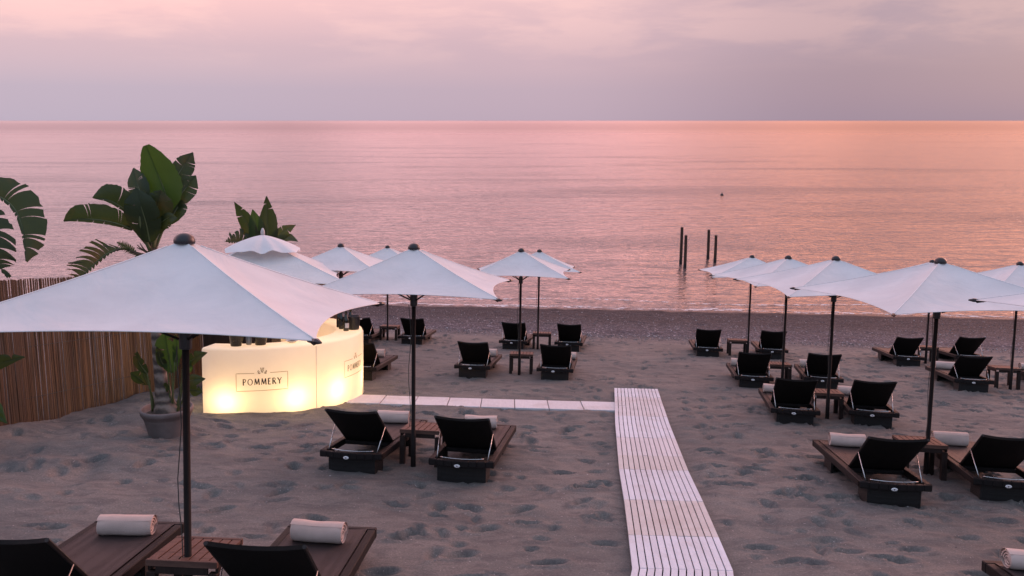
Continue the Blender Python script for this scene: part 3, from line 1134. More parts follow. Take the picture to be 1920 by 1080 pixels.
tm = [towel_mesh(k) for k in range(4)]
TOWELS = [
    (0, .02, 1.59, 4, 'thick rolled towel on the lounger at the bottom left, with its spiral end showing'),
    (1, -.02, 1.53, -6, 'rolled towel on the lounger at the bottom edge, right of the slatted table'),
    (2, -.02, 1.61, 8, 'rolled towel on the lounger directly in front of the glowing bar'),
    (3, -.06, 1.63, 5, 'rolled towel on the lounger in front of the board path'),
    (4, .08, 1.53, 0, 'small rolled towel peeping past the back of the lounger left of the far little table'),
    (5, .13, 1.49, 0, 'towel showing only as a sliver beside a lounger back beyond the board path'),
    (10, -.05, 1.55, 3, 'pale rolled towel on the lounger half hidden by the bar end'),
    (13, -.09, 1.49, 0, 'small pale towel at the left of the lounger by the third right table'),
    (14, -.08, 1.53, -3, 'pale towel on the lounger behind the pole of the second right umbrella'),
    (15, -.11, 1.49, 0, 'pale towel peeping left of the back of the left middle lounger on the right'),
    (16, -.09, 1.49, -3, 'pale towel beside the back of the right middle lounger on the right'),
    (17, -.02, 1.61, -4, 'large rolled towel on the near right lounger, left of the thick pole'),
    (18, -.08, 1.61, 2, 'large rolled towel on the near right lounger, right of the thick pole'),
    (19, -.05, 1.74, -2, 'rolled towel in the bottom right corner, cut off by the edge'),
    (22, -.06, 1.53, -2, 'pale towel on the far right lounger below two loungers without towels'),
    (23, -.06, 1.55, 0, 'pale towel at the right edge on the lounger beyond the thin pole table'),
]
for k, (li, dx, dy, ry, lab) in enumerate(TOWELS):
    o = link('rolled_towel', tm[(k * 3) % 4])
    o.matrix_world = loungers[li].matrix_world @ Matrix.Translation((dx, dy, .227)) @ Matrix.Rotation(R(ry), 4, 'Z') @ Matrix.Diagonal((1, rng.uniform(.92, 1.08), rng.uniform(.92, 1.06), 1))
    tag(o, lab, 'towel', TG)

# ------------------------------------------------------------------ side tables
BG = 'low slatted wooden side tables'


def table_proto():
    root = thing('side_table', '', 'table', None, BG)
    s_ = .225
    n = 7
    wd = 2 * s_ / n
    for k in range(n):
        x0 = -s_ + wd * k
        MB().box(x0 + .0045, x0 + wd - .0045, -s_ + .032, s_ - .032, .352, .374).obj('slat', M['table'], root, bevel=.002)
    MB().box(-s_, s_, -s_, -s_ + .03, .335, .376).obj('end_board', M['table'], root, bevel=.003)
    MB().box(-s_, s_, s_ - .03, s_, .335, .376).obj('end_board', M['table'], root, bevel=.003)
    ap = MB()
    ap.box(-s_ + .001, -s_ + .021, -s_ + .031, s_ - .031, .300, .350)
    ap.box(s_ - .021, s_ - .001, -s_ + .031, s_ - .031, .300, .350)
    ap.box(-s_ + .062, s_ - .062, -s_ + .004, -s_ + .024, .290, .334)
    ap.box(-s_ + .062, s_ - .062, s_ - .024, s_ - .004, .290, .334)
    ap.obj('apron', M['leg'], root)
    for sx_ in (-1, 1):
        for sy_ in (-1, 1):
            x0, x1 = sorted((sx_ * (s_ - .003), sx_ * (s_ - .060)))
            y0, y1 = sorted((sy_ * (s_ - .003), sy_ * (s_ - .060)))
            MB().box(x0, x1, y0, y1, -.06, .3345 if False else .299).obj('leg', M['leg'], root, bevel=.003)
    return root


TABLES = [
    (-2.02, 5.06, 3, 'slatted table at the bottom edge under the largest umbrella'),
    (-.94, 9.02, 8, 'slatted table behind the pole of the umbrella in front of the bar'),
    (.24, 16.05, 3, 'little table beyond the board path, behind a pole between two loungers'),
    (.80, 20.3, 2, 'far little table whose umbrella pole stands at its left leg, left of the boardwalk line'),
    (-3.0, 21.1, 3, 'far little table just right of the bar, beyond the bottles'),
    (5.44, 19.85, 8, 'far reddish table nearest the pilings, between two towelless loungers'),
    (5.02, 15.5, 9, 'reddish table between the third pair of loungers in the right row'),
    (4.72, 12.28, 10, 'reddish table with its pole between the middle pair of loungers on the right'),
    (4.52, 8.95, 8, 'table half hidden behind the thick pole between the big near right loungers'),
    (9.70, 19.4, 8, 'far right little table half behind the thick umbrella pole'),
    (9.45, 15.83, 8, 'reddish table beside the thin pole at the right edge'),
]
tp = table_proto()
for i, (x, y, yaw, lab) in enumerate(TABLES):
    o = tp if i == 0 else copy_tree(tp)
    o.matrix_world = frame(x, y, yaw)
    o['label'] = lab

# ------------------------------------------------------------------ glowing bar
BC = (-3.97, 12.95)
RO, RI, BH = 1.66, 1.24, .91
BM = frame(BC[0], BC[1], 0, NUP, .10)
bar = thing('glowing_bar', 'curved white plastic bar lit from inside with printed name and crest', 'bar', BM)


def arc_pt(r_, deg, z):
    return (r_ * math.cos(R(deg)), r_ * math.sin(R(deg)), z)


SECT = [(-98, -43), (-43, 12), (12, 55), (55, 97)]
for a0, a1 in SECT:
    mb = MB()
    n = 18
    rows = []
    prof = [(RO - .010, -.34), (RO - .006, 0), (RO, .45), (RO, BH - .035), (RO - .010, BH - .010), (RO - .035, BH), (RI + .035, BH), (RI + .010, BH - .010), (RI, BH - .035), (RI, .4), (RI, -.34)]
    for i in range(n + 1):
        a = a0 + .12 + (a1 - a0 - .24) * i / n
        rows.append([arc_pt(r_, a, z) for r_, z in prof])
    mb.grid(rows)
    sec = mb.obj('bar_section', M['opal'], bar, smooth=True)
    # end cheeks and turned edge strips, separate so the section walls stay thin
    for a in (None, (a1 - .12) if a1 == 97 else None):
        if a is None:
            continue
        ck = MB()
        ck.add([arc_pt(r_ - (.002 if r_ > 1.4 else -.002), a, z - .002) for r_, z in prof], [tuple(range(len(prof)))])
        ck.obj('end_cheek', M['opal'], bar)
for a in (-43, 12, 55):
    mb = MB()
    rows = []
    for z in (-.3, 0, .45, BH - .04):
        rows.append([arc_pt(RO + .002, a - .28, z), arc_pt(RO + .010, a - .14, z), arc_pt(RO + .010, a + .14, z), arc_pt(RO + .002, a + .28, z)])
    mb.grid(rows)
    mb.obj('joint_strip', M['opal'], bar)
for a in (-87, -54, -29, 6, 40, 75):
    ld = bpy.data.lights.new('bar_lamp', 'POINT')
    ld.energy = 12.0
    ld.color = (1.0, .65, .29)
    ld.shadow_soft_size = .045
    lo_ = bpy.data.objects.new('bar_lamp', ld)
    COL.objects.link(lo_)
    lo_.parent = bar
    lo_.location = arc_pt(RO - .19, a, .17)

# printed marks on the first two sections
GLY = {   # stroke: thick, thin; coordinates in cap-height units
    'P': (.62, [('t', [(.12, 0), (.12, 1)]), ('n', [(.12, .97), (.38, .97), (.52, .86), (.54, .74), (.50, .60), (.36, .50), (.14, .49)])]),
    'O': (.98, [('O', None)]),
    'M': (1.0, [('n', [(.12, 0), (.20, 1)]), ('t', [(.20, 1), (.50, .10)]), ('n', [(.50, .10), (.80, 1)]), ('t', [(.80, 1), (.90, 0)])]),
    'E': (.60, [('t', [(.12, 0), (.12, 1)]), ('n', [(.12, .97), (.50, .97)]), ('n', [(.12, .52), (.44, .52)]), ('n', [(.12, .03), (.54, .03)])]),
    'R': (.72, [('t', [(.12, 0), (.12, 1)]), ('n', [(.12, .97), (.38, .97), (.52, .86), (.53, .72), (.46, .58), (.14, .50)]), ('t', [(.32, .51), (.66, 0)])]),
    'Y': (.78, [('t', [(.04, 1), (.40, .48)]), ('n', [(.40, .48), (.74, 1)]), ('t', [(.40, .50), (.40, 0)])]),
}


def logo(ac):
    def P(x, z):
        a = ac + math.degrees(x / RO)
        return arc_pt(RO + .0035, a, z)
    dark, pale = MB(), MB()

    def stroke(mb_, pts, wd, close=False):
        pts = [Vector((p[0], p[1])) for p in pts]
        if close:
            pts = pts + [pts[0]]
        dense = []
        for i in range(len(pts) - 1):
            L_ = (pts[i + 1] - pts[i]).length
            k_ = max(1, int(L_ / .03))
            dense += [pts[i].lerp(pts[i + 1], j / k_) for j in range(k_)]
        dense.append(pts[-1])
        l_, r_ = [], []
        for i, p in enumerate(dense):
            d = dense[min(i + 1, len(dense) - 1)] - dense[max(i - 1, 0)]
            if d.length < 1e-9:
                d = Vector((1, 0))
            d.normalize()
            nn = Vector((-d.y, d.x)) * wd / 2
            l_.append(p + nn)
            r_.append(p - nn)
        vs_ = [P(*p) for p in l_] + [P(*p) for p in r_]
        m_ = len(dense)
        mb_.add(vs_, [(i, i + 1, m_ + i + 1, m_ + i) for i in range(m_ - 1)])
    # name
    ch = .088
    word = 'POMMERY'
    sp = .20
    wdt = sum(GLY[c][0] + sp for c in word) - sp
    sc = min(ch, .52 / wdt)
    x = -wdt * sc / 2
    z0 = .395
    letters = MB()
    for c in word:
        wd, st = GLY[c]
        for kind, pts in st:
            if kind == 'O':
                m_ = 24
                vo = []
                for k in range(m_):
                    a = 2 * math.pi * k / m_
                    vo.append((.49 + .47 * math.cos(a), .5 + .52 * math.sin(a),   .49 + .31 * math.cos(a), .5 + .43 * math.sin(a)))
                vs_ = [P(x + v[0] * sc, z0 + v[1] * ch) for v in vo] + [P(x + v[2] * sc, z0 + v[3] * ch) for v in vo]
                letters.add(vs_, [(k, (k + 1) % m_, m_ + (k + 1) % m_, m_ + k) for k in range(m_)])
            else:
                stroke(letters, [(x + p[0] * sc, z0 + p[1] * ch) for p in pts], .016 if kind == 't' else .0105)
        x += (wd + sp) * sc
    letters.obj('lettering', M['ink'], bar)
    # frame, open at the top for the crest
    fx, za, zb = .345, .315, .560
    stroke(pale, [(-.105, zb), (-fx, zb), (-fx, za), (fx, za), (fx, zb), (.105, zb)], .007)
    # crest: little crown over a shield-like knot and two leaf sprays
    stroke(pale, [(-.022, .612), (.022, .612)], .008)
    for cx in (-.022, 0, .022):
        stroke(pale, [(cx * .8, .612), (cx, .636)], .009)
    stroke(pale, [(-.020, .596), (.0, .562), (.020, .596)], .008, True)
    stroke(pale, [(-.008, .59), (.006, .575)], .008)
    for s__ in (-1, 1):
        stroke(pale, [(s__ * .022, .560), (s__ * .045, .563), (s__ * .062, .582)], .008)
        stroke(pale, [(s__ * .034, .582), (s__ * .050, .572)], .010)
        stroke(pale, [(s__ * .048, .598), (s__ * .060, .584)], .010)
        stroke(pale, [(s__ * .030, .552), (s__ * .058, .556)], .009)
    pale.obj('crest_and_frame', M['inkp'], bar)


logo(-70)
logo(-11.5)

# things standing on the bar
def on_bar(r_, deg, yaw=0):
    p = arc_pt(r_, deg, BH + .001)
    return BM @ Matrix.Translation(p) @ Matrix.Rotation(R(yaw), 4, 'Z')


def bucket(m, label):
    o = thing('ice_bucket', label, 'ice bucket', m, 'smoked ice buckets on the bar')
    MB().lathe([(.070, 0), (.074, .006), (.110, .215), (.116, .222), (.112, .226), (.104, .222), (.068, .012)], 28).obj('body', M['bucket'], o, smooth=True)
    rg = MB()
    rows = []
    for i in range(29):
        a = 2 * math.pi * i / 28
        rows.append([(r_ * math.cos(a), r_ * math.sin(a), z) for r_, z in ((.110, .205), (.118, .207), (.119, .226), (.112, .229))])
    rg.grid(rows)
    rg.obj('rim', M['black'], o, smooth=True)
    MB().lathe([(.066, .014), (.095, .15), (.09, .16)], 20).obj('ice', M['soil'], o)
    return o


bucket(on_bar(1.45, -83), 'left smoked ice bucket on the bar counter under the canopy edge')
bucket(on_bar(1.40, -70), 'right and slightly larger smoked ice bucket on the bar counter')


def bottle(m, label, h=.31):
    o = thing('wine_bottle', label, 'bottle', m, 'dark bottles standing at the right end of the bar')
    k = h / .31
    MB().lathe([(.040, 0), (.044, .006), (.044, .15 * k), (.041, .175 * k), (.026, .215 * k), (.017, .245 * k), (.0155, .285 * k)], 20).obj('body', M['glass'], o, smooth=True)
    MB().lathe([(.0185, .232 * k), (.018, .286 * k), (.0185, .30 * k), (.015, .312 * k)], 14).obj('foil_cap', M['foil'] if 'gold' in label else M['black'], o, smooth=True)
    lb = MB()
    rows = []
    for i in range(9):
        a = R(-160 + 110 * i / 8)
        rows.append([(.0447 * math.cos(a), .0447 * math.sin(a), z) for z in (.05, .125)])
    lb.grid(rows)
    lb.obj('paper_label', M['paper'] if 'pale' in label else M['black'], o, smooth=True)
    return o


bottle(on_bar(1.42, 1, 60), 'dark bottle nearest the counter edge, front of the bottle cluster, with pale label', .33)
bottle(on_bar(1.33, 9), 'dark bottle left in the cluster, behind the front one', .32)
bottle(on_bar(1.30, 17), 'leftmost and farthest dark bottle of the cluster', .31)
bottle(on_bar(1.47, 12), 'dark bottle with gold foil cap, behind the front one', .34)
bk2 = thing('wine_cooler', 'black round wine cooler behind the bottles at the bar end', 'cooler', on_bar(1.52, 7))
MB().lathe([(.080, 0), (.085, .01), (.105, .20), (.110, .21), (.100, .212), (.080, .03)], 24).obj('body', M['black'], bk2, smooth=True)
for s__ in (-1, 1):
    MB().tube([(s__ * .104, -.02, .17), (s__ * .125, -.012, .165), (s__ * .128, .012, .165), (s__ * .104, .02, .17)], .006, 6).obj('handle', M['steel'], bk2)
tb = thing('water_glass', 'pale tumbler between the two smoked ice buckets', 'glass', on_bar(1.36, -76.5))
MB().lathe([(.034, 0), (.037, .004), (.043, .13), (.041, .13), (.033, .008)], 20).obj('body', M['tumbler'], tb, smooth=True)
MB().lathe([(.032, .010), (.037, .07), (.036, .072)], 16).obj('water', M['tumbler'], tb, smooth=True)
dish = thing('small_dish', 'small beige dish on the counter beneath the canopy corner', 'dish', on_bar(1.40, -52))
MB().lathe([(.04, 0), (.045, .004), (.085, .028), (.088, .034), (.080, .032), (.04, .008)], 24).obj('bowl', M['deckb'], dish, smooth=True)
MB().lathe([(.03, .010), (.06, .022), (.02, .03)], 16).obj('nuts', M['soil'], dish, smooth=True)

cab = thing('service_cabinet', 'dark wooden service cabinet inside the bar behind the ice buckets', 'cabinet', frame(-4.25, 13.25, 4, NUP, .05))
MB().box(-.55, .55, -.22, .22, -.12, .96).obj('body', M['leg'], cab, bevel=.008)
MB().box(-.60, .60, -.26, .26, .962, 1.0).obj('worktop', M['leg'], cab, bevel=.006)
for s__ in (-1, 1):
    x0, x1 = sorted((s__ * .01, s__ * .53))
    d_ = MB().box(x0, x1, -.242, -.222, .02, .93).obj('door', M['leg'], cab, bevel=.004)
    MB().tube([(s__ * .06, -.246, .50), (s__ * .06, -.262, .52), (s__ * .06, -.262, .62), (s__ * .06, -.246, .64)], .006, 6).obj('handle', M['steel'], d_)

# ------------------------------------------------------------------ banana-like plants
def spline(pts, n):
    pts = [Vector(p) for p in pts]
    if len(pts) == 2:
        return [pts[0].lerp(pts[1], i / n) for i in range(n + 1)]
    ex = [pts[0] * 2 - pts[1]] + pts + [pts[-1] * 2 - pts[-2]]
    res = []
    segs = len(pts) - 1
    for i in range(n + 1):
        t = i / n * segs
        k = min(int(t), segs - 1)
        u = t - k
        p0, p1, p2, p3 = ex[k:k + 4]
        res.append(.5 * ((2 * p1) + (-p0 + p2) * u + (2 * p0 - 5 * p1 + 4 * p2 - p3) * u * u + (-p0 + 3 * p1 - 3 * p2 + p3) * u ** 3))
    return res


def leaf(root, mid, wl, wr, face=(0, -1, .25), tears=3, fold=.35, seed=0, mat='leafA', gap=.06, fat=.5, sweep=.25, fingers=False, name='leaf', tip=.45):
    """blade along the midrib 'mid'; wl / wr half widths left and right; torn into lobes that part at the edge"""
    rr = random.Random(seed * 31 + 5)
    n = 30
    ms = spline(mid, n)
    L = sum((ms[i + 1] - ms[i]).length for i in range(n))
    face = Vector(face).normalized()
    mb_ = MB()
    for side, wmax in ((-1, wl), (1, wr)):
        if wmax <= 0:
            continue
        if fingers:
            cuts = list(range(0, n, 2)) + [n]
        else:
            cuts = sorted(set([0, n] + [rr.randint(4, n - 3) for _ in range(tears)]))
        for ci in range(len(cuts) - 1):
            a, b = cuts[ci], cuts[ci + 1]
            if b - a < 1:
                continue
            droop = rr.uniform(-.4, 1.0) * (.09 if not fingers else .35) * wmax
            rows = []
            steps = max(2, b - a)
            for j in range(steps + 1):
                t = a + (b - a) * j / steps
                k = min(int(t), n - 1)
                p = ms[k].lerp(ms[k + 1], t - k)
                tan = (ms[min(k + 1, n)] - ms[max(k - 1, 0)]).normalized()
                lat = tan.cross(face)
                lat = lat.normalized() * (-side)
                nrm = lat.cross(tan).normalized()
                if nrm.dot(face) < 0:
                    nrm = -nrm
                f = t / n
                wd = wmax * (max(0.0, math.sin(math.pi * min(1, (f * .94 + .03)) ** (fat + .35))) ** .62) * min(1.0, (1.02 - f) / .30) ** tip
                # pull the lobe edges together at the rim so neighbouring lobes part
                jj = (j / steps - .5) * 2
                close_ = gap * (abs(jj) ** 1.5) * (1 if jj > 0 else -1)
                if (ci == 0 and jj < 0) or (ci == len(cuts) - 2 and jj > 0):
                    close_ = 0
                rag = 1 + rr.uniform(-.04, .04)
                row = []
                for m_ in range(6):
                    g = m_ / 5
                    q_ = p + lat * wd * g * rag + tan * (wd * sweep * g * g) - tan * close_ * g * g * (L / n) * (b - a) * .5
                    q_ = q_ + nrm * (fold * wd * (g - g * g * .9)) - Vector((0, 0, 1)) * droop * g * g
                    row.append(q_)
                rows.append(row)
            mb_.grid(rows)
    o = mb_.obj(name, M[mat], root, smooth=True)
    rad = [max(.004, .013 * (1 - i / n)) for i in range(n + 1)]
    MB().tube([p - face * .004 for p in ms], rad, 6).obj('midrib', M['stem'], o, smooth=True)
    return o


def stalk(root, pts, r0, r1, name='leaf_stalk', mat='stem'):
    s_ = spline(pts, 10)
    return MB().tube(s_, [r0 + (r1 - r0) * i / 10 for i in range(11)], 8).obj(name, M[mat], root, smooth=True)


PLB = frame(-4.10, 9.86, 0, Vector((0, .02, 1)).normalized())
plant = thing('potted_banana_plant', 'tall banana palm with ringed trunk and broad leaves growing from the clay pot', 'plant', PLB)
M_PER_PX = .00622                                     # metres per image pixel; leaf outlines below are image pixel coordinates


def L_(px, py, dy=0.0):
    if py < 470:
        px = 281 + (px - 284) * (.90 if px < 284 else .82)  # crown leaves narrowed to match their outline in the image
    return ((px - 314) * M_PER_PX + .079 * (820 - py) * M_PER_PX, dy, (820 - py) * M_PER_PX)  # image pixels to metres, sheared to undo the camera's perspective lean


pot = thing('plant_pot', 'large round grey clay pot holding the banana palm', 'pot', PLB)
MB().lathe([(.205, -.05), (.212, .0), (.262, .23), (.270, .245), (.268, .26), (.282, .27), (.290, .30), (.300, .305), (.306, .345), (.300, .362), (.285, .365), (.272, .35), (.268, .30)], 40).obj('pot_body', M['pot'], pot, smooth=True)
MB().lathe([(.27, .285), (.20, .315), (.08, .33), (.01, .335)], 28).obj('soil', M['soil'], pot, smooth=True)

tr = spline([L_(311, 780), L_(303, 735), L_(295, 680), L_(289, 620), L_(284, 550), L_(283, 490), L_(284, 452)], 44)
trm = MB()
trr = []
for i in range(45):
    f = i / 44
    base_r = .115 * math.exp(-f * 7) + .062 - .010 * f
    trr.append(base_r * (1 + .022 * math.sin(i * 2.4)))
trm.tube(tr, trr, 16).obj('trunk', M['trunk'], plant, smooth=True)

st_ = (284, 458)
stalk(plant, [L_(*st_, 0), L_(276, 425, -.03), L_(262, 405, -.08), L_(246, 388, -.1)], .026, .012)
leaf(plant, [L_(250, 392, -.1), L_(232, 375, -.16), L_(210, 361, -.22), L_(184, 357, -.28)], .20, .03, (0.1, -1, .15), 3, .3, 1)
stalk(plant, [L_(*st_, .04), L_(266, 440, 0), L_(252, 420, -.04), L_(236, 408, -.08)], .024, .012)
leaf(plant, [L_(246, 418, -.06), L_(220, 405, -.14), L_(185, 397, -.2), L_(150, 395, -.26), L_(128, 399, -.3)], .18, .04, (.05, -1, .05), 4, .15, 2)
stalk(plant, [L_(*st_, 0), L_(288, 420, .05), L_(296, 385, .08), L_(310, 360, .1)], .028, .014)
leaf(plant, [L_(312, 385, .08), L_(304, 350, .08), L_(288, 312, .05), L_(270, 264, -.02)], .235, .20, (-.05, -1, .1), 0, .22, 3, 'leafB', .05, .62, .12, tip=.10)
stalk(plant, [L_(*st_, .05), L_(290, 425, .16), L_(300, 380, .25), L_(310, 345, .3)], .024, .012)
leaf(plant, [L_(306, 355, .27), L_(314, 322, .33), L_(326, 300, .38), L_(341, 278, .42)], .13, .12, (.25, -1, .1), 3, .25, 4)
stalk(plant, [L_(*st_, .05), L_(296, 425, .1), L_(310, 395, .15), L_(322, 368, .2)], .022, .012)
leaf(plant, [L_(312, 392, .17), L_(326, 362, .22), L_(341, 340, .28), L_(356, 321, .32)], .13, .13, (.2, -1, .15), 4, .3, 5)
stalk(plant, [L_(*st_, -.02), L_(274, 415, -.02), L_(266, 380, -.02), L_(258, 355, 0)], .022, .012)
leaf(plant, [L_(266, 385, -.03), L_(258, 352, 0), L_(247, 330, .04), L_(236, 306, .1)], .14, .13, (-.2, -1, .1), 3, .3, 6)
leaf(plant, [L_(287, 440, -.12), L_(282, 405, -.16), L_(272, 370, -.18), L_(262, 340, -.16)], .19, .21, (.0, -1, -.05), 2, .15, 7)
leaf(plant, [L_(296, 425, -.06), L_(300, 395, -.1), L_(306, 365, -.12), L_(312, 345, -.12)], .17, .17, (.15, -1, 0), 2, .2, 8)
stalk(plant, [L_(*st_, -.02), L_(292, 430, -.06), L_(298, 412, -.1), L_(304, 404, -.1)], .02, .012)
leaf(plant, [L_(299, 412, -.1), L_(315, 402, -.12), L_(332, 394, -.15), L_(353, 394, -.2)], .10, .06, (.1, -1, .3), 3, .3, 9)
leaf(plant, [L_(308, 410, .12), L_(320, 390, .16), L_(327, 376, .2), L_(333, 366, .22)], .11, .10, (.1, -1, .2), 2, .3, 10)
stalk(plant, [L_(*st_, -.06), L_(272, 425, -.12), L_(270, 400, -.16), L_(270, 385, -.16)], .024, .014)
# dead leaf bending over to the left, frayed into strips
stalk(plant, [L_(282, 468, -.05), L_(262, 462, -.1), L_(240, 452, -.14), L_(222, 453, -.18)], .022, .012, mat='dry')
leaf(plant, [L_(228, 451, -.16), L_(206, 460, -.2), L_(188, 480, -.24), L_(172, 498, -.28), L_(158, 508, -.3)], .23, .03, (0, -1, .2), 0, .2, 11, 'leafC', .85, .5, .5, True)
leaf(plant, [L_(262, 466, -.1), L_(248, 452, -.14), L_(236, 444, -.18), L_(226, 438, -.2)], .05, .06, (0, -1, .2), 0, .2, 12, 'leafC', .8, .5, .4, True)
for k in range(7):
    a = rng.uniform(-1, 1)
    stalk(plant, [L_(284, 464, -.04), L_(284 + a * 14, 456, -.08), L_(284 + a * 26, 444 + rng.uniform(-6, 10), -.1)], .014, .004, 'dry_sheath', 'dry')

# young shoots in the same pot
sh = thing('banana_shoots', 'cluster of short green banana shoots around the trunk in the clay pot', 'plant', PLB)
for (ax, az_), pts, w1, w2, mt_, sd in [
    ((322, 772), [(322, 690), (320, 660), (317, 635), (316, 606)], .13, .14, 'leafB', 21),
    ((318, 772), [(314, 680), (306, 668), (303, 652), (300, 636)], .07, .06, 'leafA', 22),
    ((284, 768), [(278, 690), (270, 676), (264, 660), (266, 644)], .07, .07, 'leafA', 23),
    ((282, 768), [(266, 722), (256, 712), (247, 703), (238, 694)], .09, .07, 'leafA', 24),
    ((286, 770), [(276, 718), (272, 706), (270, 694), (270, 684)], .06, .05, 'leafA', 25),
    ((326, 772), [(336, 690), (352, 674), (366, 662), (388, 652)], .06, .08, 'leafA', 26),
    ((330, 774), [(344, 712), (356, 706), (370, 700), (392, 697)], .08, .07, 'leafA', 27),
    ((330, 774), [(346, 724), (358, 724), (370, 724), (384, 727)], .08, .06, 'leafA', 28),
    ((328, 772), [(338, 700), (344, 690), (352, 682), (356, 668)], .05, .05, 'leafB', 29),
    ((318, 772), [(330, 668), (336, 650), (338, 632), (336, 612)], .06, .06, 'leafB', 30),
    ((312, 774), [(304, 730), (308, 722), (312, 718), (314, 708)], .06, .06, 'leafA', 31),
]:
    dy = rng.uniform(-.12, .12)
    stalk(sh, [L_(ax, az_, dy * .3), L_((ax + pts[0][0]) / 2 + 2, (az_ + pts[0][1]) / 2, dy * .7), L_(pts[0][0], pts[0][1], dy)], .014, .007)
    leaf(sh, [L_(p[0], p[1], dy - .03 * i) for i, p in enumerate(pts)], w1, w2, (rng.uniform(-.3, .3), -1, rng.uniform(0, .4)), 1, .35, sd, mt_, .2)

# palm standing just outside the left of the picture: two frayed arching leaves
PLC = frame(-6.15, 9.10, 0, Vector((0, .02, 1)).normalized())
pl2 = thing('arching_banana_palm', 'frayed drooping banana leaves reaching in over the fence from the left edge', 'plant', PLC)
M_PER_PX2 = .00613


def L2(px, py, dy=0.0):
    return ((px + 80) * M_PER_PX2 + .118 * (836 - py) * M_PER_PX2, dy, (836 - py) * M_PER_PX2)  # palm outlines in image pixels, with a shear to line up from the camera


trm = MB()
tr = spline([(0, 0, -.1), (-.03, 0, .8), (.02, .0, 1.5), (.05, 0, 2.05)], 24)
trm.tube(tr, [(.12 - .04 * i / 24) * (1.05 if i % 2 else .96) for i in range(25)], 12).obj('trunk', M['trunk'], pl2)
stalk(pl2, [L2(-110, 480), L2(-95, 410, -.05), L2(-60, 378, -.1), L2(-20, 372, -.12)], .03, .014)
leaf(pl2, [L2(-40, 370, -.12), L2(-5, 378, -.14), L2(28, 398, -.16), L2(48, 430, -.2), L2(58, 462, -.24), L2(63, 490, -.28)], .03, .26, (.1, -1, .2), 9, .25, 41, 'leafA', .30, .42, .35)
stalk(pl2, [L2(-110, 490), L2(-90, 445, -.05), L2(-60, 418, -.1), L2(-35, 410, -.12)], .028, .014)
leaf(pl2, [L2(-45, 408, -.16), L2(-18, 418, -.2), L2(2, 440, -.24), L2(12, 468, -.28), L2(20, 495, -.3), L2(36, 518, -.32)], .03, .21, (.1, -1, .2), 0, .25, 42, 'leafA', .55, .42, .4, True)
leaf(pl2, [L2(-105, 480, .1), L2(-110, 420, .1), L2(-125, 360, .1), L2(-150, 300, .1)], .2, .2, (.1, -1, .2), 3, .25, 43)
leaf(pl2, [L2(-112, 480, .1), L2(-140, 430, .1), L2(-180, 400, .1), L2(-230, 400, .1)], .2, .2, (.1, -1, .2), 3, .25, 44)
pl3 = thing('low_green_shrub', 'low leafy green plant at the left edge in front of the reed fence', 'plant', frame(-5.95, 9.3, 0, Vector((0, .02, 1)).normalized()))


def L3(px, py, dy=0.0):
    return ((px + 26) * M_PER_PX2 + .115 * (830 - py) * M_PER_PX2, dy, (830 - py) * M_PER_PX2)  # shrub outlines, also image pixels sheared for the camera view


for a_, pts, w1, w2, mt_, sd in [
    ((-50, 828), [(-40, 690), (-10, 682), (20, 668), (60, 658)], .07, .10, 'leafA', 51),
    ((-50, 828), [(-45, 740), (-20, 735), (-5, 745), (8, 760)], .07, .07, 'leafB', 52),
    ((-48, 828), [(-30, 760), (-8, 752), (8, 752), (24, 764)], .06, .06, 'leafB', 53),
    ((-48, 828), [(-30, 785), (-5, 768), (14, 770), (30, 782)], .06, .05, 'leafB', 54),
    ((-52, 828), [(-50, 745), (-30, 722), (-12, 716), (6, 722)], .06, .06, 'leafA', 55),
    ((-55, 828), [(-70, 720), (-85, 700), (-105, 690), (-125, 690)], .08, .08, 'leafA', 56),
]:
    stalk(pl3, [L3(*a_), L3((a_[0] + pts[0][0]) / 2, (a_[1] + pts[0][1]) / 2, -.05), L3(*pts[0], -.1)], .014, .007)
    leaf(pl3, [L3(p[0], p[1], -.1 - .03 * i) for i, p in enumerate(pts)], w1, w2, (0, -1, .4), 1, .35, sd, mt_, .2)

# palm crown behind the vented umbrella
PLD = frame(-5.05, 16.6, 0, Vector((0, .02, 1)).normalized())
pl4 = thing('banana_palm', 'banana palm whose leafy crown rises behind the vented umbrella', 'plant', PLD)
M_PER_PX4 = .01085


def L4(px, py, dy=0.0):
    return ((px - 479) * M_PER_PX4 + .057 * (677 - py) * M_PER_PX4, dy, (677 - py) * M_PER_PX4)  # crown outlines in image pixels, shear compensates the camera perspective


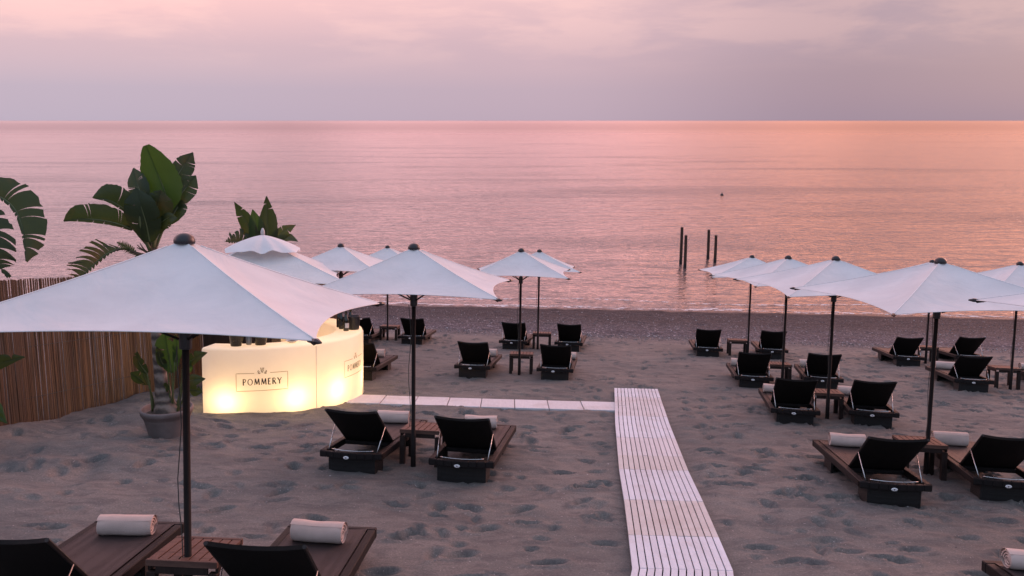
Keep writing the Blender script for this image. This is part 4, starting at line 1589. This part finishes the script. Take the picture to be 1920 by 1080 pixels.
tr = spline([L4(492, 695), L4(490, 640), L4(492, 560), L4(492, 500)], 30)
MB().tube(tr, [(.12 - .03 * i / 30) * (1.05 if i % 2 else .96) for i in range(31)], 12).obj('trunk', M['trunk'], pl4)
for pts, w1, w2, mt_, fc, tears, fing, sd in [
    ([(496, 488), (500, 455), (502, 418), (500, 374)], .20, .19, 'leafA', (0, -1, .1), 1, False, 61),
    ([(490, 488), (486, 450), (482, 425), (476, 397)], .16, .17, 'leafB', (0, -1, .1), 0, False, 62),
    ([(488, 488), (474, 446), (462, 414), (444, 384)], .15, .17, 'leafA', (-.2, -1, .2), 1, False, 63),
    ([(486, 488), (468, 470), (450, 455), (428, 455)], .28, .05, 'leafA', (-.1, -1, .3), 0, True, 64),
    ([(496, 485), (512, 455), (530, 436), (552, 424)], .13, .12, 'leafC', (.2, -1, .3), 1, False, 65),
    ([(498, 488), (520, 455), (538, 446), (557, 454)], .10, .08, 'leafC', (.2, -1, .4), 0, False, 66),
]:
    leaf(pl4, [L4(p[0], p[1], -.04 * i) for i, p in enumerate(pts)], w1, w2, fc, tears, .25, sd, mt_, .05 if not fing else .4, .5, .3, fing)

# ------------------------------------------------------------------ old pilings and a buoy out at sea
PG = 'old wooden pilings standing in the sea'
for x, y, h, lab in [(9.11, 45.5, 2.00, 'tallest dark piling in the sea, leftmost of the four'),
                     (9.07, 44.15, 1.74, 'second piling from the left, close beside the tallest and nearer the shore'),
                     (10.99, 47.3, 1.63, 'third piling from the left, standing apart in the sea'),
                     (11.08, 46.0, 1.50, 'rightmost piling in the sea, next to the umbrella tip')]:
    p = thing('piling', lab, 'piling', Matrix.Translation((x, y, 0)) @ Matrix.Rotation(R(rng.uniform(-.8, .8)), 4, 'Y'), PG)
    mb = MB()
    mb.tube([(0, 0, -3), (.004, 0, h * .4), (0, .004, h - .02), (0, 0, h)], [.085, .082, .078, .070], 12)
    mb.obj('post', M['post'], p)
    MB().lathe([(.083, -.5), (.088, .0), (.086, .22), (.0835, .26)], 12).obj('weed_band', M['black'], p)
by = thing('marker_buoy', 'tiny dark buoy floating on the open sea', 'buoy', Matrix.Translation((21.8, 88.8, 0)))
MB().lathe([(.05, -.15), (.17, -.05), (.19, .05), (.12, .16), (.04, .2)], 14).obj('float', M['cap'], by, smooth=True)
MB().tube([(0, 0, .19), (0, 0, .36)], .025, 6).obj('stick', M['black'], by)
